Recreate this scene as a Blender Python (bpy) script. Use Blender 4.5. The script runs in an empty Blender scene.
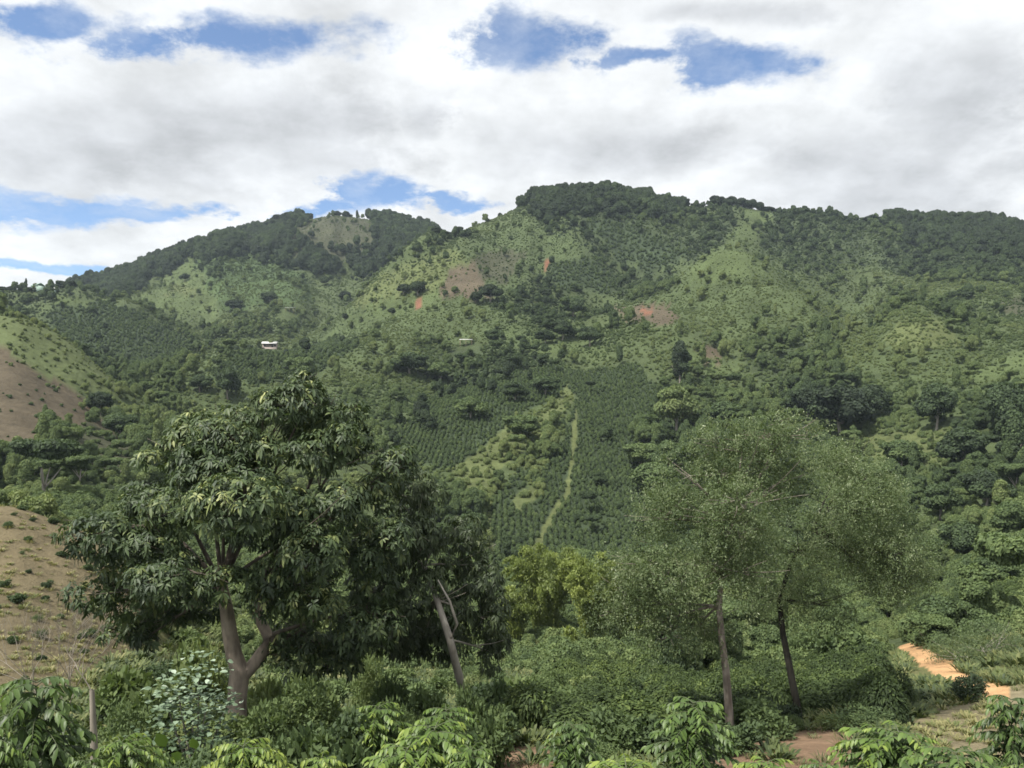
import bpy, math, random
import numpy as np
from mathutils import Vector

random.seed(7)
RS = np.random.RandomState(11)
F, U0, V0 = 835.0, 512.0, 430.0          # focal length and horizon in pixels of a 1024 x 768 frame
SC = bpy.context.scene
COL = SC.collection

# ---------------------------------------------------------------- camera
cam = bpy.data.objects.new('camera', bpy.data.cameras.new('camera'))
COL.objects.link(cam)
cam.rotation_euler = (math.radians(90), 0, 0)
cam.data.sensor_width = 36.0
cam.data.lens = F / 1024 * 36.0
cam.data.shift_y = (V0 - 384) / 1024
cam.data.clip_start, cam.data.clip_end = 0.2, 6000
SC.camera = cam

# ---------------------------------------------------------------- noise
_T = np.random.RandomState(3).rand(256, 256)

def vnoise(x, y, s=0):
    x = np.asarray(x, float) + s * 17.13; y = np.asarray(y, float) + s * 9.71
    xi, yi = np.floor(x).astype(int), np.floor(y).astype(int)
    fx, fy = x - xi, y - yi
    fx = fx * fx * (3 - 2 * fx); fy = fy * fy * (3 - 2 * fy)
    g = lambda a, b: _T[a & 255, b & 255]
    return (g(xi, yi) * (1 - fx) + g(xi + 1, yi) * fx) * (1 - fy) + (g(xi, yi + 1) * (1 - fx) + g(xi + 1, yi + 1) * fx) * fy

def fbm(x, y, s=0, o=4):
    t, a, n = 0, 1.0, 0
    for k in range(o):
        t = t + a * vnoise(np.asarray(x) * 2 ** k, np.asarray(y) * 2 ** k, s + k * 3); n += a; a *= 0.5
    return t / n

def sstep(a, b, x):
    t = np.clip((x - a) / (b - a), 0, 1)
    return t * t * (3 - 2 * t)

# ---------------------------------------------------------------- terrain
NEAR = [(1.5, 1432), (6, 980), (10, 892), (14, 842)]
CTRL = {
 -230: [(25,745),(32,700),(45,620),(60,560),(75,530),(95,545),(140,500),(190,430),(235,345),(262,298),(300,325),(420,330),(500,300),(560,285),(640,305),(850,310),(950,300),(1100,340),(1500,430)],
 0:    [(25,728),(32,680),(45,590),(60,506),(70,516),(95,530),(140,505),(190,440),(235,350),(265,312),(300,332),(420,345),(500,315),(560,291),(640,312),(850,312),(950,300),(1100,340),(1500,430)],
 60:   [(25,732),(32,690),(45,610),(60,523),(70,532),(95,535),(140,500),(190,452),(235,385),(265,337),(300,360),(420,360),(500,325),(560,293),(640,310),(850,308),(930,291),(1100,340),(1500,430)],
 125:  [(25,735),(32,705),(45,650),(60,553),(70,560),(95,555),(140,510),(190,470),(235,425),(265,386),(300,400),(420,372),(500,335),(560,303),(640,318),(850,300),(930,276),(1100,330),(1500,430)],
 180:  [(25,738),(32,715),(45,680),(60,625),(75,605),(95,590),(140,530),(190,480),(235,440),(265,415),(300,402),(420,375),(500,348),(560,328),(640,322),(780,300),(930,258),(960,256),(1100,330),(1500,430)],
 240:  [(25,740),(32,722),(45,700),(60,665),(95,600),(140,545),(190,490),(235,450),(265,425),(300,405),(420,360),(500,338),(560,325),(640,312),(780,280),(930,246),(985,238),(1100,320),(1500,430)],
 300:  [(25,742),(32,728),(45,704),(60,674),(95,622),(140,570),(190,510),(235,455),(265,425),(300,402),(420,348),(500,320),(560,304),(640,290),(780,264),(930,234),(985,221),(1100,310),(1500,430)],
 340:  [(25,743),(32,730),(45,706),(60,676),(95,626),(140,578),(190,520),(235,460),(265,428),(300,400),(420,338),(500,306),(560,288),(600,282),(640,290),(780,264),(930,230),(985,215),(1100,300),(1500,430)],
 385:  [(25,744),(40,712),(60,678),(95,630),(140,584),(190,525),(235,462),(280,420),(350,365),(420,328),(500,294),(560,272),(590,264),(640,285),(780,262),(930,232),(985,222),(1100,300),(1500,430)],
 440:  [(25,744),(40,712),(60,679),(95,632),(140,588),(190,528),(235,465),(280,420),(350,363),(420,322),(500,284),(560,257),(600,243),(650,262),(780,252),(930,240),(985,234),(1100,300),(1500,430)],
 475:  [(25,744),(40,712),(60,680),(95,634),(140,590),(190,530),(220,490),(280,420),(350,362),(420,320),(500,281),(560,255),(620,237),(680,226),(730,240),(985,270),(1100,310),(1500,430)],
 530:  [(25,744),(40,712),(60,680),(95,635),(140,590),(170,560),(220,490),(280,420),(350,362),(420,318),(500,280),(560,254),(620,228),(690,203),(740,225),(985,300),(1500,430)],
 600:  [(25,745),(40,713),(60,682),(95,637),(140,592),(170,562),(220,490),(280,420),(350,360),(420,318),(500,280),(560,250),(620,222),(690,196),(740,215),(985,300),(1500,430)],
 645:  [(25,745),(40,714),(60,684),(95,639),(140,592),(170,562),(220,490),(280,418),(350,358),(420,318),(500,283),(560,257),(620,230),(690,201),(740,217),(985,300),(1500,430)],
 690:  [(25,746),(40,716),(60,686),(95,640),(140,590),(170,560),(220,490),(280,420),(350,355),(420,300),(470,266),(510,276),(560,266),(620,240),(700,209),(750,225),(985,300),(1500,430)],
 740:  [(25,746),(40,716),(60,685),(95,640),(140,588),(170,556),(220,488),(280,415),(350,347),(420,285),(470,251),(510,263),(560,257),(620,234),(700,207),(750,222),(985,300),(1500,430)],
 800:  [(25,745),(40,712),(60,680),(95,638),(140,584),(170,548),(220,482),(280,415),(350,355),(420,300),(470,270),(510,282),(560,267),(620,242),(700,214),(750,230),(985,300),(1500,430)],
 860:  [(25,742),(40,704),(60,670),(95,632),(140,575),(170,535),(220,470),(280,410),(320,366),(345,346),(375,354),(420,322),(470,297),(510,295),(560,274),(620,249),(700,222),(750,240),(985,310),(1500,430)],
 920:  [(25,736),(32,718),(45,684),(60,655),(95,618),(140,560),(170,520),(220,455),(280,392),(320,342),(345,318),(375,328),(420,312),(470,300),(510,290),(560,275),(620,250),(700,223),(750,240),(985,310),(1500,430)],
 980:  [(25,732),(32,712),(45,680),(60,648),(95,600),(140,540),(170,500),(220,435),(280,376),(320,345),(345,330),(375,330),(420,312),(470,302),(560,274),(620,252),(700,226),(750,242),(985,310),(1500,430)],
 1030: [(25,730),(32,708),(45,672),(60,638),(95,588),(140,525),(170,488),(220,425),(280,368),(320,342),(345,330),(420,312),(470,300),(560,275),(620,254),(700,234),(750,250),(985,310),(1500,430)],
 1254: [(25,720),(40,670),(60,620),(95,565),(140,500),(170,465),(220,405),(280,355),(350,325),(420,305),(470,298),(560,285),(620,278),(700,270),(750,285),(985,320),(1500,430)],
}
SKY = [(-230,300),(0,291),(40,292),(60,289),(100,283),(130,275),(180,257),(240,238),(280,229),(300,221),(335,215),(370,220),(400,224),(430,232),(452,236),(475,226),(490,221),(512,211),(530,203),(560,199),(600,195),(640,200),(660,207),(680,210),(710,206),(740,207),(770,212),(800,213),(830,215),(850,221),(870,224),(900,222),(940,224),(980,226),(1010,230),(1030,237),(1254,275)]

def pchip(xs, ys, q):
    xs, ys = np.asarray(xs, float), np.asarray(ys, float)
    h = np.diff(xs); d = np.diff(ys) / h
    m = np.zeros(len(xs)); m[0], m[-1] = d[0], d[-1]
    for k in range(1, len(xs) - 1):
        if d[k-1] * d[k] > 0:
            w1, w2 = 2*h[k] + h[k-1], h[k] + 2*h[k-1]
            m[k] = (w1 + w2) / (w1 / d[k-1] + w2 / d[k])
    i = np.clip(np.searchsorted(xs, q) - 1, 0, len(xs) - 2)
    t = (q - xs[i]) / h[i]
    return ((1+2*t)*(1-t)**2*ys[i] + t*(1-t)**2*h[i]*m[i] + t*t*(3-2*t)*ys[i+1] + t*t*(t-1)*h[i]*m[i+1])

UC = np.arange(-228.0, 1252.0, 3.0)
YR = np.exp(np.linspace(math.log(1.5), math.log(1490.0), 430))
ck = sorted(CTRL)
tab = np.array([pchip(np.log([p[0] for p in NEAR + CTRL[k]]), [p[1] for p in NEAR + CTRL[k]], np.log(YR)) for k in ck])
VT = np.array([pchip(ck, tab[:, j], UC) for j in range(len(YR))])          # rows: range, columns: bearing
YY, UU = np.meshgrid(YR, UC, indexing='ij')
XX = (UU - U0) / F * YY
ZZ = (V0 - VT) / F * YY

def spur(u1, v1, y1, u2, v2, y2, w, h):
    """a rounded spur of the hillside between two points: width and height in metres"""
    global ZZ
    ax, ay, bx, by = (u1-U0)/F*y1, y1, (u2-U0)/F*y2, y2
    t = np.clip(((XX-ax)*(bx-ax) + (YY-ay)*(by-ay)) / ((bx-ax)**2 + (by-ay)**2), 0, 1)
    d = np.hypot(XX - ax - t*(bx-ax), YY - ay - t*(by-ay))
    ZZ = ZZ + h * np.exp(-(d / w) ** 1.6) * np.clip(np.sin(np.clip(t*0.9+0.1, 0, 1) * math.pi), 0, 1) ** 0.6

spur(192, 256, 900, 225, 312, 640, 50, 34)
spur(340, 216, 985, 330, 262, 800, 60, 26)
spur(560, 205, 660, 640, 300, 440, 40, 8)
spur(500, 240, 600, 470, 330, 400, 40, 6)
spur(735, 252, 470, 700, 370, 310, 45, 6)
spur(900, 325, 345, 850, 440, 240, 30, 5)
spur(620, 312, 430, 750, 375, 320, 24, 5)
spur(420, 300, 480, 380, 360, 350, 35, 7)
spur(470, 232, 660, 350, 300, 520, 45, 12)
spur(600, 205, 690, 690, 262, 560, 40, 12)
spur(640, 300, 440, 740, 252, 480, 45, 4)
spur(740, 252, 480, 870, 300, 430, 45, 5)
spur(265, 340, 430, 200, 400, 300, 35, 8)
spur(640, 262, 600, 560, 330, 420, 36, -24)
spur(700, 300, 470, 760, 400, 280, 26, -14)
spur(320, 275, 700, 300, 350, 380, 44, -24)
spur(455, 300, 480, 430, 400, 280, 26, -10)
spur(860, 270, 600, 800, 330, 400, 40, -22)
spur(1000, 260, 620, 960, 330, 400, 50, 10)
far = sstep(90, 260, YY)
g = fbm(XX / 95, YY / 150, 2, 4)
rel = 0.5 - np.abs(g - 0.5)
ZZ = ZZ - sstep(110, 420, YY) * 22 * (rel - rel.mean()) * 1.4 + far * 7 * (fbm(XX / 42, YY / 60, 5, 4) - 0.45)
ZZ = ZZ + sstep(20, 45, YY) * 0.5 * (fbm(XX / 6, YY / 8, 8, 3) - 0.5) + 0.12 * (fbm(XX / 1.7, YY / 1.7, 9, 3) - 0.5)
# bring the crest back to the skyline
el = ZZ / YY
top = el.max(axis=0)
want = (V0 - np.interp(UC, [p[0] for p in SKY], [p[1] for p in SKY])) / F
ZZ = ZZ + sstep(330, 640, YY) * (want - top)[None, :] * YY
el = ZZ / YY
VV = V0 - el * F                                                            # where each vertex lies in the photo's frame
RMAX = np.maximum.accumulate(el, axis=0)
NJ, NI = ZZ.shape
LY = np.log(YR)

def gidx(u, y):
    fi = np.clip((np.asarray(u, float) - UC[0]) / 3.0, 0, NI - 1.001); fj = np.clip((np.log(y) - LY[0]) / (LY[1] - LY[0]), 0, NJ - 1.001)
    return fi, fj

def gsample(A, u, y):
    fi, fj = gidx(u, y); i, j = fi.astype(int), fj.astype(int); a, b = fi - i, fj - j
    return (A[j, i]*(1-a) + A[j, i+1]*a) * (1-b) + (A[j+1, i]*(1-a) + A[j+1, i+1]*a) * b

def ground_z(x, y):
    return float(gsample(ZZ, np.array([x / y * F + U0]), np.array([float(y)]))[0])

def hit(u, v):
    """the first ground the line of sight through (u, v) meets: its point"""
    i = int(np.clip(round((u - UC[0]) / 3), 0, NI - 1)); c = VV[:, i]
    k = np.nonzero(c <= v)[0]
    k = k[k > 20]
    j = int(k[0]) if len(k) else int(np.argmin(c[:400]))
    t = 0 if c[j-1] <= c[j] else np.clip((c[j-1] - v) / (c[j-1] - c[j]), 0, 1)
    y = YR[j-1] + (YR[j] - YR[j-1]) * t
    x = (u - U0) / F * y
    return x, y, ground_z(x, y)

def W(u, v, y):
    return np.array([(u - U0) / F * y, y, (V0 - v) / F * y])

def inpoly(u, v, poly):
    c = np.zeros(u.shape, bool); n = len(poly)
    for k in range(n):
        (x1, y1), (x2, y2) = poly[k], poly[k-1]
        if y1 == y2: continue
        c ^= ((y1 > v) != (y2 > v)) & (u < (x2 - x1) * (v - y1) / (y2 - y1) + x1)
    return c

# ground cover: name, outline seen from the terrace, range of distances, plant class, albedo
C = dict(crop=(.068,.084,.036), scrub=(.050,.065,.030), light=(.054,.072,.029), yellow=(.068,.082,.033), coffee=(.030,.042,.022), brown=(.068,.056,.038), scrubl=(.047,.063,.027), scrubd=(.036,.048,.023), strip=(.085,.10,.04),
         dry=(.108,.089,.053), olive=(.044,.047,.028), red=(.125,.060,.038), orange=(.40,.245,.125), straw=(.17,.145,.09), soil=(.20,.135,.088), lush=(.04,.06,.024), forest=(.024,.033,.016))
PATCH = [
 ('scrubl', [(630,312),(660,285),(690,262),(740,252),(800,266),(870,285),(900,310),(860,342),(800,345),(720,318),(660,330)], 330, 560),
 ('scrubl', [(870,350),(900,322),(960,325),(1024,340),(1200,350),(1200,420),(980,420),(900,400),(850,425),(826,395)], 200, 480),
 ('scrubl', [(330,300),(450,290),(520,320),(570,355),(480,375),(400,365),(300,360),(316,320)], 250, 640),
 ('scrubl', [(400,420),(480,408),(520,440),(470,520),(420,480)], 130, 345),
 ('scrubl', [(468,242),(520,222),(560,232),(605,262),(545,262),(520,292),(480,300)], 380, 760),
 ('scrubl', [(190,360),(330,350),(350,400),(260,420),(180,420)], 200, 480),
 ('scrubd', [(740,345),(830,340),(860,400),(770,410)], 200, 460),
 ('scrubd', [(420,345),(520,350),(560,365),(440,395)], 250, 460),
 ('scrubd', [(640,380),(720,380),(720,470),(660,520)], 180, 400),
 ('scrubd', [(600,290),(650,270),(690,285),(640,302)], 330, 640),
 ('forest', [(60,296),(130,275),(190,248),(250,230),(300,213),(312,236),(285,252),(240,252),(190,256),(150,277),(120,302),(80,302)], 640, 1100),
 ('forest', [(300,213),(310,236),(300,262),(320,272),(365,272),(388,258),(452,240),(452,230),(400,212),(372,222),(385,245),(362,266),(322,266),(292,254),(285,232)], 640, 1100),
 ('olive', [(287,232),(318,214),(365,218),(384,245),(362,264),(322,266),(293,254)], 640, 1100),
 ('light', [(128,298),(165,280),(195,256),(206,284),(224,314),(180,318)], 600, 1000),
 ('yellow', [(165,296),(172,284),(186,282),(198,292)], 600, 1000),
 ('lush', [(195,256),(250,250),(300,270),(315,300),(262,312),(226,314),(206,284)], 600, 1000),
 ('forest', [(532,208),(545,196),(600,188),(662,203),(684,212),(655,218),(600,207),(565,211),(545,218)], 540, 800),
 ('scrubd', [(560,214),(600,211),(690,214),(730,208),(735,226),(715,248),(690,262),(640,236),(600,222)], 520, 800),
 ('scrubd', [(755,228),(770,214),(860,218),(1240,230),(1240,300),(960,288),(860,264),(800,272),(765,256)], 500, 800),
 ('forest', [(884,222),(940,222),(1240,228),(1240,262),(1010,250),(960,244),(905,236)], 500, 800),
 ('coffee', [(580,225),(610,216),(650,238),(692,248),(668,270),(640,272),(612,252)], 520, 800),
 ('light', [(735,206),(776,207),(766,226),(746,246),(722,264),(690,268),(700,258),(728,236),(746,215)], 440, 800),
 ('coffee', [(545,264),(600,256),(628,285),(600,294),(552,287)], 400, 640),
 ('yellow', [(352,288),(400,264),(450,250),(472,262),(440,288),(410,300),(380,300),(350,310)], 380, 640),
 ('light', [(360,308),(400,292),(436,288),(446,310),(405,318),(370,318)], 380, 640),
 ('brown', [(436,296),(452,272),(470,262),(488,284),(492,300)], 380, 640),
 ('olive', [(470,262),(500,246),(530,252),(505,282),(488,284)], 380, 640),
 ('light', [(690,262),(740,248),(800,268),(820,276),(760,276),(700,280)], 330, 480),
 ('light', [(520,338),(590,332),(610,350),(560,362),(515,352)], 300, 460),
 ('light', [(655,325),(700,350),(745,372),(720,376),(680,352)], 280, 460),
 ('brown', [(690,343),(715,350),(730,366),(705,362)], 280, 460),
 ('red', [(415,311),(416,302),(419,302),(422,311)], 330, 640),
 ('red', [(544,267),(545,259),(549,259),(551,266)], 400, 640),
 ('brown', [(614,306),(660,304),(684,316),(660,326),(630,322)], 300, 520),
 ('red', [(636,310),(648,309),(655,316),(645,318)], 300, 520),
 ('light', [(50,306),(68,297),(105,300),(110,306),(80,312)], 400, 600),
 ('coffee', [(45,312),(110,300),(150,316),(192,342),(168,378),(120,397),(100,372),(60,338)], 380, 580),
 ('coffee', [(205,372),(250,345),(330,330),(360,345),(320,372),(250,385)], 280, 520),
 ('crop', [(-230,300),(0,312),(40,325),(80,347),(130,384),(122,394),(85,394),(40,374),(0,347),(-230,332)], 180, 276),
 ('brown', [(-230,332),(0,345),(40,374),(85,396),(112,425),(132,452),(100,462),(60,436),(0,458),(-230,470)], 140, 276),
 ('olive', [(60,436),(90,420),(130,440),(140,470),(90,480)], 110, 276),
 ('dry', [(-230,480),(0,500),(75,522),(118,548),(150,640),(60,694),(-230,720)], 26, 63),
 ('coffee', [(560,372),(640,366),(658,400),(636,440),(642,470),(658,510),(640,560),(600,582),(545,568),(488,580),(500,520),(530,490),(562,440),(577,400)], 140, 345),
 ('coffee', [(440,390),(560,362),(575,392),(530,408),(490,440),(450,472),(395,455),(395,430)], 180, 400),
 ('coffee', [(480,510),(505,490),(520,470),(535,470),(515,500),(500,560),(485,570)], 140, 345),
 ('yellow', [(450,470),(500,432),(540,415),(568,385),(574,398),(540,440),(500,470),(490,520),(492,560),(468,560),(478,500)], 130, 345),
 ('yellow', [(510,500),(540,482),(545,492),(520,512)], 130, 345),
 ('yellow', [(882,340),(900,322),(940,318),(962,345),(900,352)], 260, 400),
 ('yellow', [(850,432),(960,430),(950,462),(870,468)], 160, 300),
 ('olive', [(1000,300),(1100,292),(1100,320),(1006,314)], 280, 500),
 ('light', [(960,380),(1024,345),(1060,345),(1060,365),(990,400)], 200, 400),
 ('straw', [(893,742),(925,712),(960,704),(1010,686),(1100,680),(1100,735),(960,790),(893,790)], 17, 46),
 ('soil', [(480,748),(505,744),(565,746),(565,800),(480,800)], 15, 32),
 ('soil', [(680,752),(700,742),(790,735),(800,724),(850,722),(872,735),(872,800),(680,800)], 15, 34),
]
LINES = [
 ('orange', [(872,626),(890,636),(915,650),(945,671),(972,686),(1003,693)], [5, 6.5, 8, 11, 8.5, 7.5], 26, 72),
 ('strip', [(576,412),(573,455),(568,492),(550,522),(534,550)], [1.9, 2.3, 2.7, 3.2, 3.6], 140, 345),
]
wob = lambda k, s: (fbm(UU / 11.0, VV / 11.0, k, 4) - 0.5) * s * np.where(YY > 330, 1.8, 1.0)
PU, PV = UU + wob(31, 9), VV + wob(47, 7)
CLS = np.full(UU.shape, 'scrub', dtype='<U8')
CLS[YY < 110] = 'lush'

cover = np.zeros(UU.shape + (3,))
mixn = fbm(XX / 30, YY / 30, 14, 4)[..., None]
cover[:] = np.array(C['scrub']) * (1 - mixn) + np.array(C['light']) * mixn * 0.85
near = (YY < 60)[..., None]
mn2 = fbm(XX / 2.5, YY / 2.5, 21, 4)[..., None]
cover = np.where(near, np.array((.05,.07,.024)) * (1 - mn2) + np.array((.14,.13,.06)) * mn2, cover)
for name, poly, y0, y1 in PATCH:
    m = inpoly(PU, PV, poly) & (YY > y0) & (YY < y1)
    CLS[m] = name
    cover[m] = np.array(C[name]) * (0.8 + 0.4 * fbm(XX[m] / 8, YY[m] / 8, 15, 3))[:, None]
for name, pl, ws, y0, y1 in LINES:
    d = np.full(UU.shape, 1e9)
    for (a, b), w0, w1 in zip(zip(pl[:-1], pl[1:]), ws[:-1], ws[1:]):
        t = np.clip(((UU-a[0])*(b[0]-a[0]) + (VV-a[1])*(b[1]-a[1])) / ((b[0]-a[0])**2 + (b[1]-a[1])**2), 0, 1)
        d = np.minimum(d, np.hypot((PU*.3+UU*.7)-a[0]-t*(b[0]-a[0]), VV-a[1]-t*(b[1]-a[1])) / (w0 + (w1-w0)*t))
    d = d * (.8 + .45 * fbm(UU / 4.0, VV / 3.0, 66, 3)); m = (d < 1) & (YY > y0) & (YY < y1)
    CLS[m] = name; cover[m] = np.array(C[name]) * (.62 + .6 * fbm(XX[m] / .9, YY[m] / 1.6, 67, 4))[:, None]

# ---------------------------------------------------------------- node helpers and materials
def nodes(m):
    m.use_nodes = True; t = m.node_tree; t.nodes.clear(); return t

def N(t, typ, ins=None, **kw):
    n = t.nodes.new(typ)
    for k, v in kw.items(): setattr(n, k, v)
    for k, v in (ins or {}).items():
        if isinstance(v, bpy.types.NodeSocket): t.links.new(v, n.inputs[k])
        else: n.inputs[k].default_value = v
    return n

def M(t, op, a, b=0.0, c=None, clamp=False):
    d = {0: a, 1: b}
    if c is not None: d[2] = c
    return N(t, 'ShaderNodeMath', d, operation=op, use_clamp=clamp).outputs[0]

def ramp(t, fac, stops):
    r = N(t, 'ShaderNodeValToRGB', {0: fac}); e = r.color_ramp.elements
    while len(e) < len(stops): e.new(0.5)
    for k, (p, c) in enumerate(stops): e[k].position = p; e[k].color = tuple(c) + (1,)
    return r.outputs[0]

def leaf_mat(name, stops, trans=0.28, rough=0.5, spec=0.35, spread=0.5, rnd=0.12, tint0=None):
    m = bpy.data.materials.new(name); t = nodes(m)
    lc = N(t, 'ShaderNodeAttribute', attribute_name='lc').outputs['Fac']
    if tint0 is None:
        tn = N(t, 'ShaderNodeAttribute', attribute_name='tint', attribute_type='INSTANCER').outputs['Fac']
    else:
        tn = tint0
    f = M(t, 'ADD', tn, M(t, 'MULTIPLY', M(t, 'SUBTRACT', lc, 0.5), spread))
    r = N(t, 'ShaderNodeObjectInfo').outputs['Random']
    f = M(t, 'ADD', f, M(t, 'MULTIPLY', M(t, 'SUBTRACT', r, 0.5), rnd), clamp=True)
    c = ramp(t, f, stops)
    p = N(t, 'ShaderNodeBsdfPrincipled', {'Base Color': c, 'Roughness': rough, 'Specular IOR Level': spec})
    tc = N(t, 'ShaderNodeMix', {6: c, 7: (.95, 1.0, 0.62, 1), 0: 1.0}, data_type='RGBA', blend_type='MULTIPLY').outputs[2]
    tr = N(t, 'ShaderNodeBsdfTranslucent', {'Color': tc})
    mx = N(t, 'ShaderNodeMixShader', {0: trans, 1: p.outputs[0], 2: tr.outputs[0]})
    N(t, 'ShaderNodeOutputMaterial', {0: mx.outputs[0]})
    return m

def bark_mat(name, c1, c2, scale=6.0):
    m = bpy.data.materials.new(name); t = nodes(m)
    co = N(t, 'ShaderNodeTexCoord').outputs['Object']
    mp = N(t, 'ShaderNodeMapping', {0: co, 3: (1, 1, 0.25)}).outputs[0]
    n = N(t, 'ShaderNodeTexNoise', {'Vector': mp, 'Scale': scale, 'Detail': 6.0}).outputs[0]
    n2 = N(t, 'ShaderNodeTexNoise', {'Vector': co, 'Scale': 1.7, 'Detail': 3.0}).outputs[0]
    f = M(t, 'ADD', M(t, 'MULTIPLY', n, 0.7), M(t, 'MULTIPLY', n2, 0.5))
    c = ramp(t, f, [(0.38, c1), (0.75, c2)])
    b = N(t, 'ShaderNodeBump', {'Strength': 0.6, 'Distance': 0.03, 'Height': n}).outputs[0]
    p = N(t, 'ShaderNodeBsdfPrincipled', {'Base Color': c, 'Roughness': 0.9, 'Specular IOR Level': 0.15, 'Normal': b})
    N(t, 'ShaderNodeOutputMaterial', {0: p.outputs[0]})
    return m

def plain_mat(name, c, rough=0.7, var=0.25, scale=3.0):
    m = bpy.data.materials.new(name); t = nodes(m)
    co = N(t, 'ShaderNodeTexCoord').outputs['Object']
    n = N(t, 'ShaderNodeTexNoise', {'Vector': co, 'Scale': scale, 'Detail': 5.0}).outputs[0]
    k = ramp(t, n, [(0.3, [x * (1 - var) for x in c]), (0.7, [min(1, x * (1 + var * 0.5)) for x in c])])
    p = N(t, 'ShaderNodeBsdfPrincipled', {'Base Color': k, 'Roughness': rough})
    N(t, 'ShaderNodeOutputMaterial', {0: p.outputs[0]})
    return m

HILL = [(0.0, (.030,.043,.026)), (0.3, (.063,.094,.042)), (0.6, (.109,.151,.057)), (1.0, (.185,.22,.085))]
M_HILL = leaf_mat('hill_foliage', HILL, 0.33, 0.7, 0.2, 0.45, 0.2)
M_COFFEE = leaf_mat('coffee_leaf', [(0, (.028,.046,.019)), (0.4, (.068,.112,.030)), (0.7, (.115,.178,.036)), (1, (.20,.255,.05))], 0.33, 0.45, 0.32, 1.0, 0.06)
M_FIELD = leaf_mat('field_coffee_leaf', [(0, (.034,.052,.022)), (0.4, (.078,.112,.038)), (0.7, (.14,.18,.055)), (1, (.22,.27,.07))], 0.38, 0.6, 0.15, 1.0, 0.2)
M_TWIG = plain_mat('green_twig', (.07,.085,.04), .8)
M_GUAMO = leaf_mat('broad_leaf', [(0, (.030,.046,.024)), (0.45, (.062,.092,.036)), (0.75, (.14,.168,.06)), (1, (.28,.30,.12))], 0.27, 0.5, 0.27, 1.25, 0, 0.40)
M_GUAMO2 = leaf_mat('broad_leaf_dull', [(0, (.026,.038,.02)), (0.5, (.058,.08,.034)), (1, (.16,.18,.075))], 0.28, 0.5, 0.3, 0.9, 0, 0.42)
M_FEATHER = leaf_mat('fine_leaf', [(0, (.050,.074,.036)), (0.5, (.106,.147,.062)), (0.85, (.185,.22,.115)), (1, (.34,.38,.25))], 0.42, 0.5, 0.3, 1.0, 0.0, 0.5)
M_BAMBOO = leaf_mat('bamboo_leaf', [(0, (.09,.12,.04)), (0.5, (.18,.225,.06)), (1, (.29,.33,.09))], 0.45, 0.5, 0.3, 0.8, 0.1, 0.5)
M_SILVER = leaf_mat('silver_leaf', [(0, (.05,.08,.04)), (0.45, (.10,.145,.085)), (0.8, (.21,.275,.19)), (1, (.38,.44,.35))], 0.15, 0.45, 0.4, 1.0, 0, 0.5)
M_WEED = leaf_mat('weed_leaf', [(0, (.04,.06,.025)), (0.5, (.10,.125,.04)), (1, (.24,.22,.10))], 0.3, 0.6, 0.3, 0.6, 0.3)
M_BIGLEAF = leaf_mat('arum_leaf', [(0, (.07,.12,.03)), (1, (.14,.21,.05))], 0.4, 0.4, 0.4, 1.0, 0, 0.5)
B_GUAMO = bark_mat('brown_bark', (.13,.105,.082), (.36,.30,.24))
B_LIMB = bark_mat('limb_bark', (.05,.042,.033), (.13,.11,.09))
B_GREY = bark_mat('grey_bark', (.13,.115,.095), (.30,.275,.235))
B_RED = bark_mat('reddish_bark', (.07,.052,.041), (.235,.21,.18))
B_DARK = bark_mat('dark_bark', (.012,.012,.010), (.035,.032,.026))
B_DEAD = bark_mat('bleached_wood', (.13,.115,.092), (.27,.24,.20))

mt = bpy.data.materials.new('hillside_ground'); t = nodes(mt)
co = N(t, 'ShaderNodeNewGeometry').outputs['Position']
cv = N(t, 'ShaderNodeAttribute', attribute_name='cover').outputs['Color']
n1 = N(t, 'ShaderNodeTexNoise', {'Vector': co, 'Scale': 0.45, 'Detail': 8.0, 'Roughness': 0.7}).outputs[0]
n2 = N(t, 'ShaderNodeTexNoise', {'Vector': co, 'Scale': 0.06, 'Detail': 5.0}).outputs[0]
n3 = N(t, 'ShaderNodeTexNoise', {'Vector': co, 'Scale': 6.0, 'Detail': 6.0, 'Roughness': 0.7}).outputs[0]
k = M(t, 'ADD', M(t, 'MULTIPLY', n1, 1.5), M(t, 'ADD', M(t, 'MULTIPLY', n2, 0.9), M(t, 'MULTIPLY', n3, 0.9)))
k = M(t, 'MAXIMUM', M(t, 'SUBTRACT', k, 0.62), 0.25)
c = N(t, 'ShaderNodeMix', {6: cv, 7: N(t, 'ShaderNodeCombineXYZ', {0: k, 1: k, 2: k}).outputs[0], 0: 1.0}, data_type='RGBA', blend_type='MULTIPLY').outputs[2]
bh = M(t, 'ADD', n1, M(t, 'MULTIPLY', n3, 0.12))
bp = N(t, 'ShaderNodeBump', {'Strength': 0.8, 'Distance': 0.8, 'Height': bh}).outputs[0]
p = N(t, 'ShaderNodeBsdfPrincipled', {'Base Color': c, 'Roughness': 0.95, 'Specular IOR Level': 0.1, 'Normal': bp})
N(t, 'ShaderNodeOutputMaterial', {0: p.outputs[0]})
M_GROUND = mt

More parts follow.
